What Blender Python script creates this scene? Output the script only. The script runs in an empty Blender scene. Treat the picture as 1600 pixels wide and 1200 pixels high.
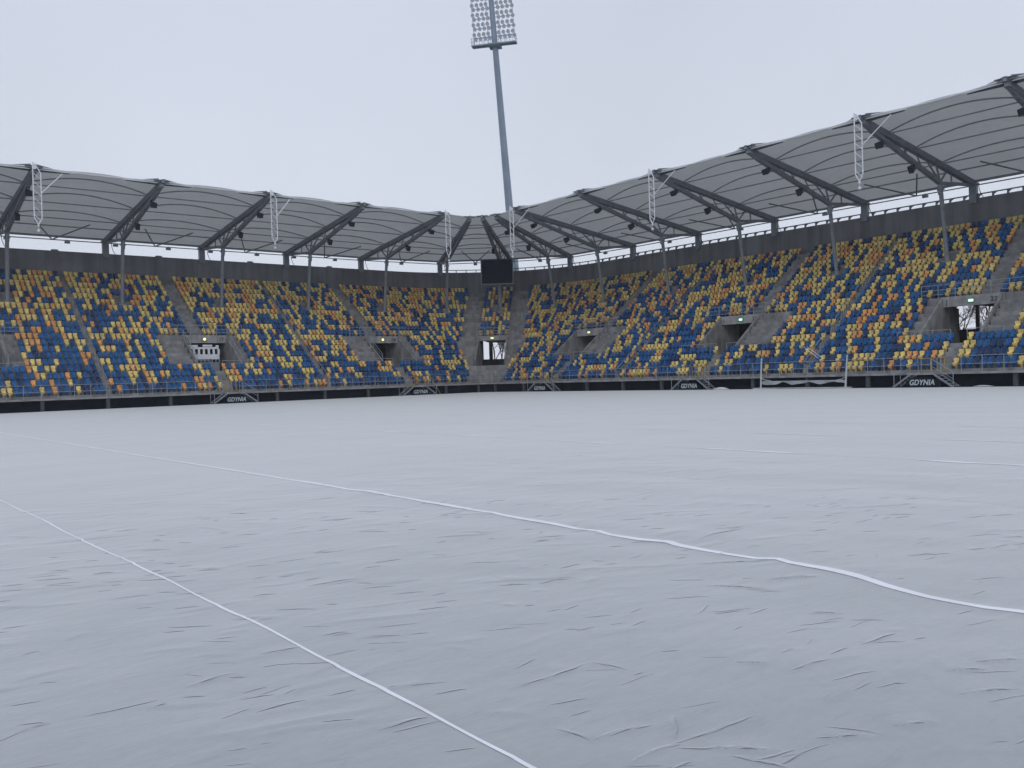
import bpy, math, random
import numpy as np
from mathutils import Vector, Matrix

random.seed(7)
rng = np.random.default_rng(11)
SC = bpy.context.scene
COL = SC.collection

# ------------------------------------------------------------------ camera
YAW, PITCH, ROLL = 0.6869305, -0.0081797, -0.0312922
CAMZ = 1.74
d = Vector((math.sin(YAW)*math.cos(PITCH), math.cos(YAW)*math.cos(PITCH), math.sin(PITCH)))
r0 = Vector((math.cos(YAW), -math.sin(YAW), 0)); u0 = r0.cross(d)
r1 = r0*math.cos(ROLL) + u0*math.sin(ROLL); u1 = -r0*math.sin(ROLL) + u0*math.cos(ROLL)
cam = bpy.data.cameras.new('camera'); camo = bpy.data.objects.new('camera', cam); COL.objects.link(camo)
cam.sensor_width = 36.0; cam.lens = 36.0*1375.3/1600.0; cam.clip_start = 0.1; cam.clip_end = 4000
m = Matrix((r1, u1, -d)).transposed().to_4x4(); m.translation = (0, 0, CAMZ)
camo.matrix_world = m
SC.camera = camo

# ------------------------------------------------------------------ world, sun, exposure
SUN_EL, SUN_AZ = math.radians(32), math.radians(215)
w = bpy.data.worlds.new('World'); SC.world = w; w.use_nodes = True
wn, wl = w.node_tree.nodes, w.node_tree.links
wn.clear()
wo = wn.new('ShaderNodeOutputWorld'); bg = wn.new('ShaderNodeBackground')
sky = wn.new('ShaderNodeTexSky'); sky.sky_type = 'NISHITA'; sky.sun_disc = False
sky.sun_elevation = SUN_EL; sky.sun_rotation = SUN_AZ; sky.air_density = 1.0; sky.dust_density = 4.0
sk = wn.new('ShaderNodeVectorMath'); sk.operation = 'SCALE'; sk.inputs['Scale'].default_value = 0.06
geo = wn.new('ShaderNodeTexCoord'); sep = wn.new('ShaderNodeSeparateXYZ')
ramp = wn.new('ShaderNodeValToRGB')
ramp.color_ramp.elements[0].position = 0.0; ramp.color_ramp.elements[0].color = (0.775, 0.82, 0.91, 1)
ramp.color_ramp.elements[1].position = 0.60; ramp.color_ramp.elements[1].color = (0.655, 0.72, 0.86, 1)
nz = wn.new('ShaderNodeTexNoise'); nz.inputs['Scale'].default_value = 2.2; nz.inputs['Detail'].default_value = 4; nz.inputs['Roughness'].default_value = .45
nm = wn.new('ShaderNodeMapRange'); nm.inputs['From Min'].default_value = 0.3; nm.inputs['From Max'].default_value = 0.7; nm.inputs['To Min'].default_value = 0.94; nm.inputs['To Max'].default_value = 1.05
nsc = wn.new('ShaderNodeVectorMath'); nsc.operation = 'SCALE'
mix = wn.new('ShaderNodeMix'); mix.data_type = 'RGBA'; mix.inputs['Factor'].default_value = 0.06
wl.new(geo.outputs['Generated'], sep.inputs[0]); wl.new(sep.outputs['Z'], ramp.inputs['Fac'])
wl.new(geo.outputs['Generated'], nz.inputs['Vector']); wl.new(nz.outputs['Fac'], nm.inputs['Value'])
wl.new(ramp.outputs['Color'], nsc.inputs[0]); wl.new(nm.outputs['Result'], nsc.inputs['Scale'])
wl.new(sky.outputs['Color'], sk.inputs[0])
wl.new(nsc.outputs['Vector'], mix.inputs['A']); wl.new(sk.outputs['Vector'], mix.inputs['B'])
wl.new(mix.outputs['Result'], bg.inputs['Color']); bg.inputs['Strength'].default_value = 1.0
wl.new(bg.outputs['Background'], wo.inputs['Surface'])
sun = bpy.data.lights.new('sun', 'SUN'); suno = bpy.data.objects.new('sun', sun); COL.objects.link(suno)
sun.energy = 0.5; sun.angle = math.radians(40); sun.color = (1.0, 0.97, 0.93)
sdir = Vector((math.sin(SUN_AZ)*math.cos(SUN_EL), math.cos(SUN_AZ)*math.cos(SUN_EL), math.sin(SUN_EL)))
suno.rotation_euler = sdir.to_track_quat('Z', 'Y').to_euler(); suno.location = (0, 0, 80)
SC.view_settings.view_transform = 'Standard'; SC.view_settings.look = 'None'
SC.view_settings.gamma = 1.0; SC.view_settings.exposure = 0.0
SC.cycles.max_bounces = 8; SC.cycles.diffuse_bounces = 4

# ------------------------------------------------------------------ materials
def mat(name, col, rough=0.6, metal=0.0, noise=0.12, nscale=1.5, bump=0.0, bscale=30, spec=0.4, emit=None, transl=0.0, tcol=None):
    m = bpy.data.materials.new(name); m.use_nodes = True
    n, l = m.node_tree.nodes, m.node_tree.links
    b = n['Principled BSDF']
    b.inputs['Roughness'].default_value = rough; b.inputs['Metallic'].default_value = metal
    b.inputs['Specular IOR Level'].default_value = spec
    tc = n.new('ShaderNodeTexCoord')
    wp = n.new('ShaderNodeNewGeometry').outputs['Position'] if 'seat' in name else tc.outputs['Object']
    if noise > 0:
        t = n.new('ShaderNodeTexNoise'); t.inputs['Scale'].default_value = nscale; t.inputs['Detail'].default_value = 6
        l.new(wp, t.inputs['Vector'])
        r = n.new('ShaderNodeValToRGB')
        lo = [max(0, c*(1-noise*1.6)) for c in col]; hi = [min(1, c*(1+noise*1.4)) for c in col]
        r.color_ramp.elements[0].position = .3; r.color_ramp.elements[1].position = .7
        r.color_ramp.elements[0].color = (*lo, 1); r.color_ramp.elements[1].color = (*hi, 1)
        l.new(t.outputs['Fac'], r.inputs['Fac']); l.new(r.outputs['Color'], b.inputs['Base Color'])
    else:
        b.inputs['Base Color'].default_value = (*col, 1)
    if bump > 0:
        t2 = n.new('ShaderNodeTexNoise'); t2.inputs['Scale'].default_value = bscale; t2.inputs['Detail'].default_value = 4
        bp = n.new('ShaderNodeBump'); bp.inputs['Strength'].default_value = bump
        l.new(tc.outputs['Object'], t2.inputs['Vector']); l.new(t2.outputs['Fac'], bp.inputs['Height'])
        l.new(bp.outputs['Normal'], b.inputs['Normal'])
    if emit:
        b.inputs['Emission Color'].default_value = (*emit[0], 1); b.inputs['Emission Strength'].default_value = emit[1]
    if transl > 0:
        tr = n.new('ShaderNodeBsdfTranslucent'); tr.inputs['Color'].default_value = (*(tcol or col), 1)
        ms = n.new('ShaderNodeMixShader'); ms.inputs[0].default_value = transl
        l.new(b.outputs[0], ms.inputs[1]); l.new(tr.outputs[0], ms.inputs[2])
        l.new(ms.outputs[0], n['Material Output'].inputs['Surface'])
    return m

M = {}
M['concrete'] = mat('concrete', (0.27, 0.27, 0.27), 0.85, noise=0.16, nscale=0.9, bump=0.15)
M['concrete_light'] = mat('concrete_light', (0.34, 0.34, 0.345), 0.85, noise=0.14, nscale=1.3, bump=0.15)
M['concrete_wall'] = mat('concrete_wall', (0.225, 0.23, 0.24), 0.85, noise=0.10, nscale=0.35, bump=0.1)
M['steel'] = mat('steel_grey_paint', (0.23, 0.25, 0.28), 0.5, noise=0.1, nscale=2)
M['steel_dark'] = mat('steel_dark_paint', (0.225, 0.24, 0.27), 0.6, noise=0.1, nscale=2)
M['column'] = mat('column_paint', (0.24, 0.26, 0.285), 0.45, noise=0.1, nscale=2)
M['galv'] = mat('galvanised_steel', (0.34, 0.37, 0.40), 0.45, metal=0.35, noise=0.12, nscale=5)
M['white_metal'] = mat('white_painted_metal', (0.74, 0.77, 0.80), 0.45, noise=0.08, nscale=4)
M['membrane'] = mat('roof_membrane', (0.54, 0.54, 0.54), 0.8, spec=0.2, noise=0.08, nscale=0.35, transl=0.38, tcol=(0.55, 0.55, 0.53))
M['membrane_edge'] = mat('membrane_edge_belt', (0.62, 0.64, 0.66), 0.6, noise=0.05)
M['flap'] = mat('weathered_flap', (0.12, 0.135, 0.14), 0.8, noise=0.25, nscale=3)
M['hoop'] = mat('hoop_paint', (0.30, 0.31, 0.33), 0.6, noise=0.08)
M['post_dark'] = mat('front_post_paint', (0.075, 0.085, 0.10), 0.7, noise=0.15)
M['goal_white'] = mat('goal_paint', (0.52, 0.54, 0.57), 0.5, noise=0.1)
M['black'] = mat('black_plastic', (0.018, 0.020, 0.024), 0.5, noise=0.1)
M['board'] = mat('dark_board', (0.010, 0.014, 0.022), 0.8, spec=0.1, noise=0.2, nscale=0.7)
M['screen'] = mat('dark_screen', (0.012, 0.016, 0.026), 0.8, spec=0.12, noise=0.25, nscale=6)
M['blue'] = mat('blue_seat_plastic', (0.007, 0.100, 0.300), 0.5, noise=0.24, nscale=1.9, spec=0.35)
M['navy_shade'] = mat('navy_shade_seat_plastic', (0.008, 0.045, 0.150), 0.5, noise=0.24, nscale=1.9, spec=0.35)  # dark blue, scattered; on the top row it paints blue in shade
M['yellow'] = mat('yellow_seat_plastic', (0.72, 0.55, 0.19), 0.55, noise=0.24, nscale=1.9, spec=0.35)
M['orange'] = mat('orange_seat_plastic', (0.70, 0.34, 0.115), 0.55, noise=0.24, nscale=1.9, spec=0.35)
M['gate_yellow'] = mat('gate_yellow_paint', (0.42, 0.28, 0.06), 0.5, noise=0.1)
M['white_sheet'] = mat('white_sheet', (0.62, 0.64, 0.67), 0.8, noise=0.1, nscale=6, bump=0.3)
M['net'] = mat('net_cord', (0.36, 0.38, 0.41), 0.8, noise=0.1, nscale=6)
M['bark'] = mat('bark', (0.085, 0.075, 0.075), 0.9, noise=0.2, nscale=4)
M['soil'] = mat('ground_soil', (0.10, 0.105, 0.09), 0.95, noise=0.25, nscale=0.3)
M['mast'] = mat('mast_galvanised', (0.25, 0.31, 0.39), 0.6, metal=0.0, noise=0.08, nscale=0.4)
M['lamp'] = mat('lamp_housing', (0.50, 0.54, 0.60), 0.6, metal=0.0, noise=0.08)
M['paint_dark'] = mat('stencil_paint', (0.03, 0.03, 0.035), 0.7, noise=0.1)
M['sign_letter'] = mat('sign_lettering', (0.50, 0.55, 0.58), 0.6, noise=0.1)
M['exit_green'] = mat('exit_light_green', (0.4, 0.8, 0.5), 0.4, noise=0, emit=((0.45, 1.0, 0.55), 1.3))
M['exit_yellow'] = mat('exit_light_yellow', (0.8, 0.8, 0.3), 0.4, noise=0, emit=((1.0, 0.93, 0.30), 1.3))
M['exit_lime'] = mat('exit_light_lime', (0.7, 0.8, 0.3), 0.4, noise=0, emit=((0.80, 0.95, 0.30), 1.1))
M['hedge'] = mat('hedge_twigs', (0.07, 0.06, 0.065), 0.9, noise=0.2)

# the frost cover: pale woven sheet, crease shade painted into the colour, fine weave and crumple relief
def cover_mat():
    m = bpy.data.materials.new('frost_cover'); m.use_nodes = True
    n, l = m.node_tree.nodes, m.node_tree.links; b = n['Principled BSDF']
    b.inputs['Roughness'].default_value = 0.62; b.inputs['Specular IOR Level'].default_value = 0.35
    tc = n.new('ShaderNodeTexCoord')
    def noise(scale, detail, mp=None, rough=.55):
        t = n.new('ShaderNodeTexNoise'); t.inputs['Scale'].default_value = scale; t.inputs['Detail'].default_value = detail
        t.inputs['Roughness'].default_value = rough
        if mp:
            k = n.new('ShaderNodeMapping'); k.inputs['Rotation'].default_value = (0, 0, mp[0]); k.inputs['Scale'].default_value = mp[1]
            l.new(tc.outputs['Object'], k.inputs['Vector']); l.new(k.outputs['Vector'], t.inputs['Vector'])
        else: l.new(tc.outputs['Object'], t.inputs['Vector'])
        return t
    a = noise(0.22, 5); r = n.new('ShaderNodeValToRGB')
    r.color_ramp.elements[0].position = .32; r.color_ramp.elements[0].color = (0.350, 0.373, 0.384, 1)
    r.color_ramp.elements[1].position = .68; r.color_ramp.elements[1].color = (0.404, 0.417, 0.434, 1)
    l.new(a.outputs['Fac'], r.inputs['Fac'])
    # dark streaks painting the shade of the crumples into the colour
    s1 = noise(1.6, 5, (math.radians(39), (1.0, 4.2, 1.0)), .62); r2 = n.new('ShaderNodeValToRGB')
    r2.color_ramp.elements[0].position = .52; r2.color_ramp.elements[0].color = (1, 1, 1, 1)
    r2.color_ramp.elements[1].position = .80; r2.color_ramp.elements[1].color = (0.88, 0.89, 0.90, 1)
    l.new(s1.outputs['Fac'], r2.inputs['Fac'])
    s2 = noise(14, 3); r3 = n.new('ShaderNodeValToRGB')
    r3.color_ramp.elements[0].position = .3; r3.color_ramp.elements[0].color = (0.94, 0.94, 0.94, 1)
    r3.color_ramp.elements[1].position = .7; r3.color_ramp.elements[1].color = (1, 1, 1, 1)
    l.new(s2.outputs['Fac'], r3.inputs['Fac'])
    m1 = n.new('ShaderNodeMix'); m1.data_type = 'RGBA'; m1.blend_type = 'MULTIPLY'; m1.inputs['Factor'].default_value = 1
    m2 = n.new('ShaderNodeMix'); m2.data_type = 'RGBA'; m2.blend_type = 'MULTIPLY'; m2.inputs['Factor'].default_value = 1
    l.new(r.outputs['Color'], m1.inputs['A']); l.new(r2.outputs['Color'], m1.inputs['B'])
    l.new(m1.outputs['Result'], m2.inputs['A']); l.new(r3.outputs['Color'], m2.inputs['B'])
    l.new(m2.outputs['Result'], b.inputs['Base Color'])
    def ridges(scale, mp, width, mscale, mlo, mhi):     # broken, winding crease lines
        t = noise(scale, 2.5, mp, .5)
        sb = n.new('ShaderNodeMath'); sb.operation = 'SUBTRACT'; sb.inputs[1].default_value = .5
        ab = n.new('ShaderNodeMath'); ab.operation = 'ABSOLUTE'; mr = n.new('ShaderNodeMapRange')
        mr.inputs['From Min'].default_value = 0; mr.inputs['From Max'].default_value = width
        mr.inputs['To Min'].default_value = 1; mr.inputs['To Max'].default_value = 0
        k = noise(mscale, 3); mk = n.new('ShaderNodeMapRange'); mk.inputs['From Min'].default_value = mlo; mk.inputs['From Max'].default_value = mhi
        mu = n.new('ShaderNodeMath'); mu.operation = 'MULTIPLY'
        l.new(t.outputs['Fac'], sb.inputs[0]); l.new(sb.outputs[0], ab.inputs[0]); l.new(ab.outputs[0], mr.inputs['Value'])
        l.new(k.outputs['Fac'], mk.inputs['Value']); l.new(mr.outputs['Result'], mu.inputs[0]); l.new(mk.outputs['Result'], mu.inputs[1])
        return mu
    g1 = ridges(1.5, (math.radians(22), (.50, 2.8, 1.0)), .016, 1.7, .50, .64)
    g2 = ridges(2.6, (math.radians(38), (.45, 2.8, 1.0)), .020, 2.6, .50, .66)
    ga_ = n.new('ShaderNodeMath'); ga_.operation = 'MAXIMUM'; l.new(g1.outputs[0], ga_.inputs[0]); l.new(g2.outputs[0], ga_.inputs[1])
    dk = n.new('ShaderNodeMix'); dk.data_type = 'RGBA'; dk.inputs['B'].default_value = (.27, .30, .34, 1)  # darkens the crease lines: their shade painted into the base colour
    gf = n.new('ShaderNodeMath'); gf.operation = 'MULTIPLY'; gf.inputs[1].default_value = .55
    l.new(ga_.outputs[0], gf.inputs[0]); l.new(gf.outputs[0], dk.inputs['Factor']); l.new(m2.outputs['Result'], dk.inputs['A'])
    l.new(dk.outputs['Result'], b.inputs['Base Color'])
    b.inputs['Sheen Weight'].default_value = 1.0; b.inputs['Sheen Tint'].default_value = (.985, 1, 1, 1); b.inputs['Sheen Roughness'].default_value = .36
    c1 = noise(1.8, 5, (math.radians(25), (1.0, 2.2, 1.0)), .55); c2 = noise(60, 2)
    b1 = n.new('ShaderNodeBump'); b1.inputs['Strength'].default_value = 0.22; b1.inputs['Distance'].default_value = 0.05
    b2 = n.new('ShaderNodeBump'); b2.inputs['Strength'].default_value = 0.10; b2.inputs['Distance'].default_value = 0.01
    g3 = ridges(.45, (math.radians(20), (.7, 2.0, 1.0)), .07, .5, .42, .6); ad = n.new('ShaderNodeMath'); ad.operation = 'MULTIPLY_ADD'; ad.inputs[1].default_value = .35
    l.new(g3.outputs[0], ad.inputs[0]); l.new(c1.outputs['Fac'], ad.inputs[2]); l.new(ad.outputs[0], b1.inputs['Height']); l.new(c2.outputs['Fac'], b2.inputs['Height'])
    l.new(b1.outputs['Normal'], b2.inputs['Normal']); l.new(b2.outputs['Normal'], b.inputs['Normal'])
    return m
def streaks(m, amt, sc):
    n, l = m.node_tree.nodes, m.node_tree.links; b = n['Principled BSDF']; src = b.inputs['Base Color'].links[0].from_socket
    tc = n.new('ShaderNodeTexCoord'); mp = n.new('ShaderNodeMapping'); mp.inputs['Scale'].default_value = sc; t = n.new('ShaderNodeTexNoise')
    t.inputs['Scale'].default_value = 1.0; t.inputs['Detail'].default_value = 5; r = n.new('ShaderNodeValToRGB')
    r.color_ramp.elements[0].position = .35; r.color_ramp.elements[1].position = .62
    r.color_ramp.elements[0].color = (1-amt, 1-amt, 1-amt, 1); r.color_ramp.elements[1].color = (1, 1, 1, 1)
    x = n.new('ShaderNodeMix'); x.data_type = 'RGBA'; x.blend_type = 'MULTIPLY'; x.inputs['Factor'].default_value = 1
    l.new(tc.outputs['Object'], mp.inputs['Vector']); l.new(mp.outputs['Vector'], t.inputs['Vector']); l.new(t.outputs['Fac'], r.inputs['Fac'])
    l.new(src, x.inputs['A']); l.new(r.outputs['Color'], x.inputs['B']); l.new(x.outputs['Result'], b.inputs['Base Color'])
streaks(M['concrete_wall'], .30, (1.1, 1.1, .12)); streaks(M['concrete'], .35, (1.6, 1.6, .5)); streaks(M['concrete_light'], .30, (2.0, 2.0, .35))
streaks(M['membrane'], .14, (.5, .5, .5))
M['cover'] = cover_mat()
M['cover_fold_shade'] = mat('cover_fold_shade', (0.215, 0.235, 0.25), 0.8, noise=0.2, nscale=8)  # darker cover colour, paints shade on the front lips of the folds

def wall_mat():   # board-marked concrete wall with vertical joints comes from geometry; long rain stains here
    m = M['concrete_wall']; n, l = m.node_tree.nodes, m.node_tree.links
    return m

# ------------------------------------------------------------------ mesh builder
class MB:
    def __init__(s): s.v = []; s.f = []; s.mi = []
    def face(s, pts, k=0):
        i = len(s.v); s.v += [tuple(p) for p in pts]; s.f.append(tuple(range(i, i+len(pts)))); s.mi.append(k)
    def hexa(s, p, k=0):        # 8 points: bottom ring 0-3, top ring 4-7
        i = len(s.v); s.v += [tuple(q) for q in p]
        for a in ((0,3,2,1),(4,5,6,7),(0,1,5,4),(1,2,6,5),(2,3,7,6),(3,0,4,7)):
            s.f.append(tuple(i+j for j in a)); s.mi.append(k)
    def box(s, c, x, y, z, k=0):   # centre, half-vectors
        c, x, y, z = map(Vector, (c, x, y, z))
        s.hexa([c-x-y-z, c+x-y-z, c+x+y-z, c-x+y-z, c-x-y+z, c+x-y+z, c+x+y+z, c-x+y+z], k)
    def beam(s, a, b, w, h, up=(0, 0, 1), k=0):   # rectangular bar from a to b, width w, height h
        a, b = Vector(a), Vector(b); t = (b-a); L = t.length; t.normalize()
        sd = t.cross(Vector(up)); 
        if sd.length < 1e-4: sd = t.cross(Vector((1, 0, 0)))
        sd.normalize(); u = sd.cross(t)
        s.box((a+b)/2, t*(L/2), sd*(w/2), u*(h/2), k)
    def tube(s, a, b, r, r2=None, n=8, k=0, cap=True):
        a, b = Vector(a), Vector(b); r2 = r if r2 is None else r2
        t = (b-a).normalized(); x = t.orthogonal().normalized(); y = t.cross(x)
        i = len(s.v)
        for c, rr in ((a, r), (b, r2)):
            for j in range(n):
                an = 2*math.pi*j/n; s.v.append(tuple(c + x*(rr*math.cos(an)) + y*(rr*math.sin(an))))
        for j in range(n):
            s.f.append((i+j, i+(j+1) % n, i+n+(j+1) % n, i+n+j)); s.mi.append(k)
        if cap:
            s.f.append(tuple(i+j for j in reversed(range(n)))); s.mi.append(k)
            s.f.append(tuple(i+n+j for j in range(n))); s.mi.append(k)
    def path(s, pts, r, n=6, k=0):
        for a, b in zip(pts[:-1], pts[1:]): s.tube(a, b, r, n=n, k=k)
    def ball(s, c, r, k=0, n=8, m=5, sz=1.0):
        c = Vector(c); i = len(s.v)
        for a in range(m+1):
            th = math.pi*a/m
            for j in range(n):
                ph = 2*math.pi*j/n
                s.v.append((c.x+r*math.sin(th)*math.cos(ph), c.y+r*math.sin(th)*math.sin(ph), c.z+sz*r*math.cos(th)))
        for a in range(m):
            for j in range(n):
                s.f.append((i+a*n+j, i+(a+1)*n+j, i+(a+1)*n+(j+1) % n, i+a*n+(j+1) % n)); s.mi.append(k)
    def build(s, name, mats, parent=None, smooth=False):
        me = bpy.data.meshes.new(name); me.from_pydata(s.v, [], s.f)
        if not isinstance(mats, (list, tuple)): mats = [mats]
        for x in mats: me.materials.append(x)
        if len(mats) > 1: me.polygons.foreach_set('material_index', s.mi)
        if smooth: me.polygons.foreach_set('use_smooth', [True]*len(me.polygons))
        me.update()
        o = bpy.data.objects.new(name, me); COL.objects.link(o)
        if parent is not None: o.parent = parent
        return o

def tag(o, label=None, cat=None, group=None, kind=None):
    if label: o['label'] = label
    if cat: o['category'] = cat
    if group: o['group'] = group
    if kind: o['kind'] = kind
    return o
def empty(name, label, cat, group=None, loc=(0, 0, 0)):
    o = bpy.data.objects.new(name, None); COL.objects.link(o); o.location = loc
    return tag(o, label, cat, group)
# ------------------------------------------------------------------ plan of the stands
XR, YL = 65.84, 85.16           # front lines of the two stands
CX, CY = XR-1.0, YL-1.0         # centre of the rounded corner
def P(seg, a, o, z=0.0):        # a: metres along ('R','L') or angle in degrees ('C'); o: metres back from the front line
    if seg == 'R': return Vector((XR+o, a, z))
    if seg == 'L': return Vector((a, YL+o, z))
    t = math.radians(a); return Vector((CX+(1+o)*math.cos(t), CY+(1+o)*math.sin(t), z))
def frame(seg, a):              # outward, tangent (towards larger a)
    if seg == 'R': return Vector((1, 0, 0)), Vector((0, 1, 0))
    if seg == 'L': return Vector((0, 1, 0)), Vector((1, 0, 0))
    t = math.radians(a); return Vector((math.cos(t), math.sin(t), 0)), Vector((-math.sin(t), math.cos(t), 0))
def K(t, o, z=0.0):             # corner-axis coordinates: t across, o as radius offset along 45 degrees
    a = math.radians(45); return Vector((CX+(1+o)*math.cos(a)-t*math.sin(a), CY+(1+o)*math.sin(a)+t*math.cos(a), z))
R0, L0 = 8.0, 0.0               # far ends of the stands (outside the frame)
NROW, DO, DZ, O0, Z0 = 20, 0.88, 0.655, 0.80, 1.30
def riser(i): return O0+i*DO
def tread(i): return Z0+i*DZ
OW = 19.12; ZW = 16.85
VOM_R = [31.5, 54.0, 75.5]; VOM_L = [12.9, 34.5, 56.3]
CUT_R = [(26.9, 34.9), (48.3, 56.5), (69.8, 78.0)]; CUT_L = [(8.0, 16.2), (29.6, 37.8), (51.1, 59.8)]   # seatless zones round the passages
LH = 2.45                       # half width of a vomitory passage
AIS_R = [(8.6, .75), (30.25, .75), (52.25, .75), (73.25, .75)]; AIS_L = [(11.75, .75), (33.75, .75), (55.25, .75)]
NAR_R = [20.25, 42.25, 64.25]; NAR_L = [1.5, 22.75, 45.25]
GAP_R = [30.5, 53.0, 74.0]; GAP_L = [12.0, 34.0, 55.5]
COLS = []                       # column bases, filled below

# ------------------------------------------------------------------ damp winter air
hz = bpy.data.meshes.new('haze'); hv = [(x, y, z) for z in (-1.2, 90) for x, y in ((-60, -60), (260, -60), (260, 260), (-60, 260))]
hz.from_pydata(hv, [], [(0, 3, 2, 1), (4, 5, 6, 7), (0, 1, 5, 4), (1, 2, 6, 5), (2, 3, 7, 6), (3, 0, 4, 7)])
hm = bpy.data.materials.new('haze'); hm.use_nodes = True; hn, hl = hm.node_tree.nodes, hm.node_tree.links; hn.clear()
ho_ = hn.new('ShaderNodeOutputMaterial'); hp = hn.new('ShaderNodeVolumePrincipled'); hp.inputs['Color'].default_value = (.86, .90, 1, 1)
hp.inputs['Density'].default_value = 0.00045; hl.new(hp.outputs['Volume'], ho_.inputs['Volume']); hz.materials.append(hm)
ho = bpy.data.objects.new('haze', hz); COL.objects.link(ho); ho['kind'] = 'stuff'

# ------------------------------------------------------------------ ground and frost cover
b = MB(); b.face([(-1500, -1500, -0.08), (1500, -1500, -0.08), (1500, 1500, -0.08), (-1500, 1500, -0.08)])
tag(b.build('ground', M['soil']), kind='structure')

cov = empty('pitch_cover', 'huge pale grey frost cover stretched over the whole pitch', 'tarpaulin')
X0, X1, Y0, Y1 = -14.0, XR-0.9, -14.0, YL-0.9
NX, NY = 15.5, 15.5             # finely modelled patch: x 0..NX, y 0..NY
STEP = 0.026
gx = np.arange(-0.5, NX+STEP/2, STEP); gy = np.arange(-0.5, NY+STEP/2, STEP)
GX, GY = np.meshgrid(gx, gy, indexing='ij')
H = np.zeros_like(GX)
for k in range(26):             # soft undulation of the sheet over the turf
    an = rng.uniform(0, math.pi); wl_ = rng.uniform(.7, 3.2); ph = rng.uniform(0, 6.28)
    H += 0.0009*wl_**.9*np.sin(2*math.pi*(GX*math.cos(an)+GY*math.sin(an))/wl_+ph)
def crease(cx, cy, an, ln, A, s1, s2, bend=0.0):
    """a fold: steep towards the camera side (s1), easing away behind it (s2)"""
    R = ln/2+.3
    i0, i1 = np.searchsorted(gx, [cx-R, cx+R]); j0, j1 = np.searchsorted(gy, [cy-R, cy+R])
    if i1-i0 < 2 or j1-j0 < 2: return
    x = GX[i0:i1, j0:j1]-cx; y = GY[i0:i1, j0:j1]-cy
    s = x*math.cos(an)+y*math.sin(an); q = -x*math.sin(an)+y*math.cos(an)
    q = q - bend*(s/ln)**2*ln - 0.012*np.sin(s*9+cx*7)
    tp = np.clip(1-(2*s/ln)**2, 0, 1)
    sh = np.where(q < 0, np.exp(-(q/s1)**2), np.exp(-(np.abs(q)/s2)**1.2))
    H[i0:i1, j0:j1] += A*tp*sh
base_an = -math.radians(22)
for k in range(420):
    cx, cy = rng.uniform(0.2, NX-.8, 2)
    an = base_an + rng.normal(0, .33)
    ln = rng.choice([rng.uniform(.12, .5), rng.uniform(.4, 1.3)], p=[.72, .28])
    A = rng.uniform(.003, .008)*(1.0 if ln < .5 else 1.25)
    crease(cx, cy, an, ln, A, rng.uniform(.012, .022), rng.uniform(.04, .12), rng.normal(0, .12))
FOLDS = []
def groundpt(u, v):
    dd = d*1375.3 + r1*(u-800) + u1*(600-v); t = -CAMZ/dd.z; return (dd.x*t, dd.y*t)
# the folds that can be told apart in the photograph
for (u0_, v0_, u1_, v1_, A, bend) in [
        (1200, 904, 1285, 903, .030, 0), (1105, 914, 1195, 918, .020, 0), (1085, 880, 1215, 876, .018, 0),
        (1150, 1036, 1205, 1041, .026, 0), (1385, 1133, 1465, 1127, .034, 0), (1105, 1167, 1220, 1171, .034, 0),
        (925, 1159, 1012, 1130, .030, 0), (868, 1138, 925, 1159, .018, 0), (1475, 1052, 1540, 1049, .026, 0),
        (1525, 1037, 1600, 1035, .024, 0), (800, 1075, 925, 1035, .020, .03), (925, 1034, 980, 1046, .016, 0),
        (985, 1195, 1060, 1160, .022, 0), (1060, 1158, 1180, 1118, .018, 0), (1515, 859, 1540, 857, .022, 0),
        (1545, 857, 1575, 852, .022, 0), (1570, 841, 1600, 840, .02, 0), (1090, 843, 1160, 826, .014, 0),
        (405, 1022, 475, 1010, .018, 0), (590, 1146, 665, 1121, .024, 0), (290, 1072, 370, 1050, .02, 0),
        (500, 995, 545, 990, .014, 0), (680, 840, 760, 834, .014, 0), (1270, 955, 1310, 957, .014, 0),
        (480, 915, 560, 905, .014, 0), (1345, 1008, 1400, 990, .016, 0), (1230, 1052, 1300, 1034, .018, 0),
        (1490, 1090, 1590, 1078, .022, 0), (1270, 1150, 1370, 1147, .026, 0), (1140, 1180, 1250, 1200, .02, 0),
        (1050, 1116, 1056, 1152, .018, .05)]:
    p, q = groundpt(u0_, v0_), groundpt(u1_, v1_)
    ln = math.hypot(q[0]-p[0], q[1]-p[1]); an = math.atan2(q[1]-p[1], q[0]-p[0])
    if math.cos(an-base_an) < 0: an += math.pi
    crease((p[0]+q[0])/2, (p[1]+q[1])/2, an, ln*1.1, A*.35, .020, rng.uniform(.07, .14), bend)
    FOLDS.append(((p[0]+q[0])/2, (p[1]+q[1])/2, an, ln*1.12, A, bend))
SEAMS = [(2.52, .026, 0.0015), (6.95, .095, 0.013), (11.4, .03, 0.003), (15.78, .13, .02), (20.3, .09, .01), (24.8, .07, .01)]
TRACE = {1: [(2.0, 6.62), (2.486, 6.56), (2.716, 6.503), (3.138, 6.531), (3.497, 6.60), (3.814, 6.715), (4.074, 6.775), (4.496, 6.83), (4.686, 6.906), (4.833, 6.80), (5.223, 6.80),
             (5.783, 6.833), (5.965, 6.895), (6.256, 6.80), (6.689, 6.80), (6.961, 6.883), (7.183, 6.80), (8.074, 6.855), (8.865, 6.909), (11.59, 6.93), (16.48, 6.98), (24.75, 6.96), (44.2, 7.08)],
         0: [(3.0, 2.49), (4.5, 2.545), (6.22, 2.575), (9.29, 2.585), (16.1, 2.58)]}
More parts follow.
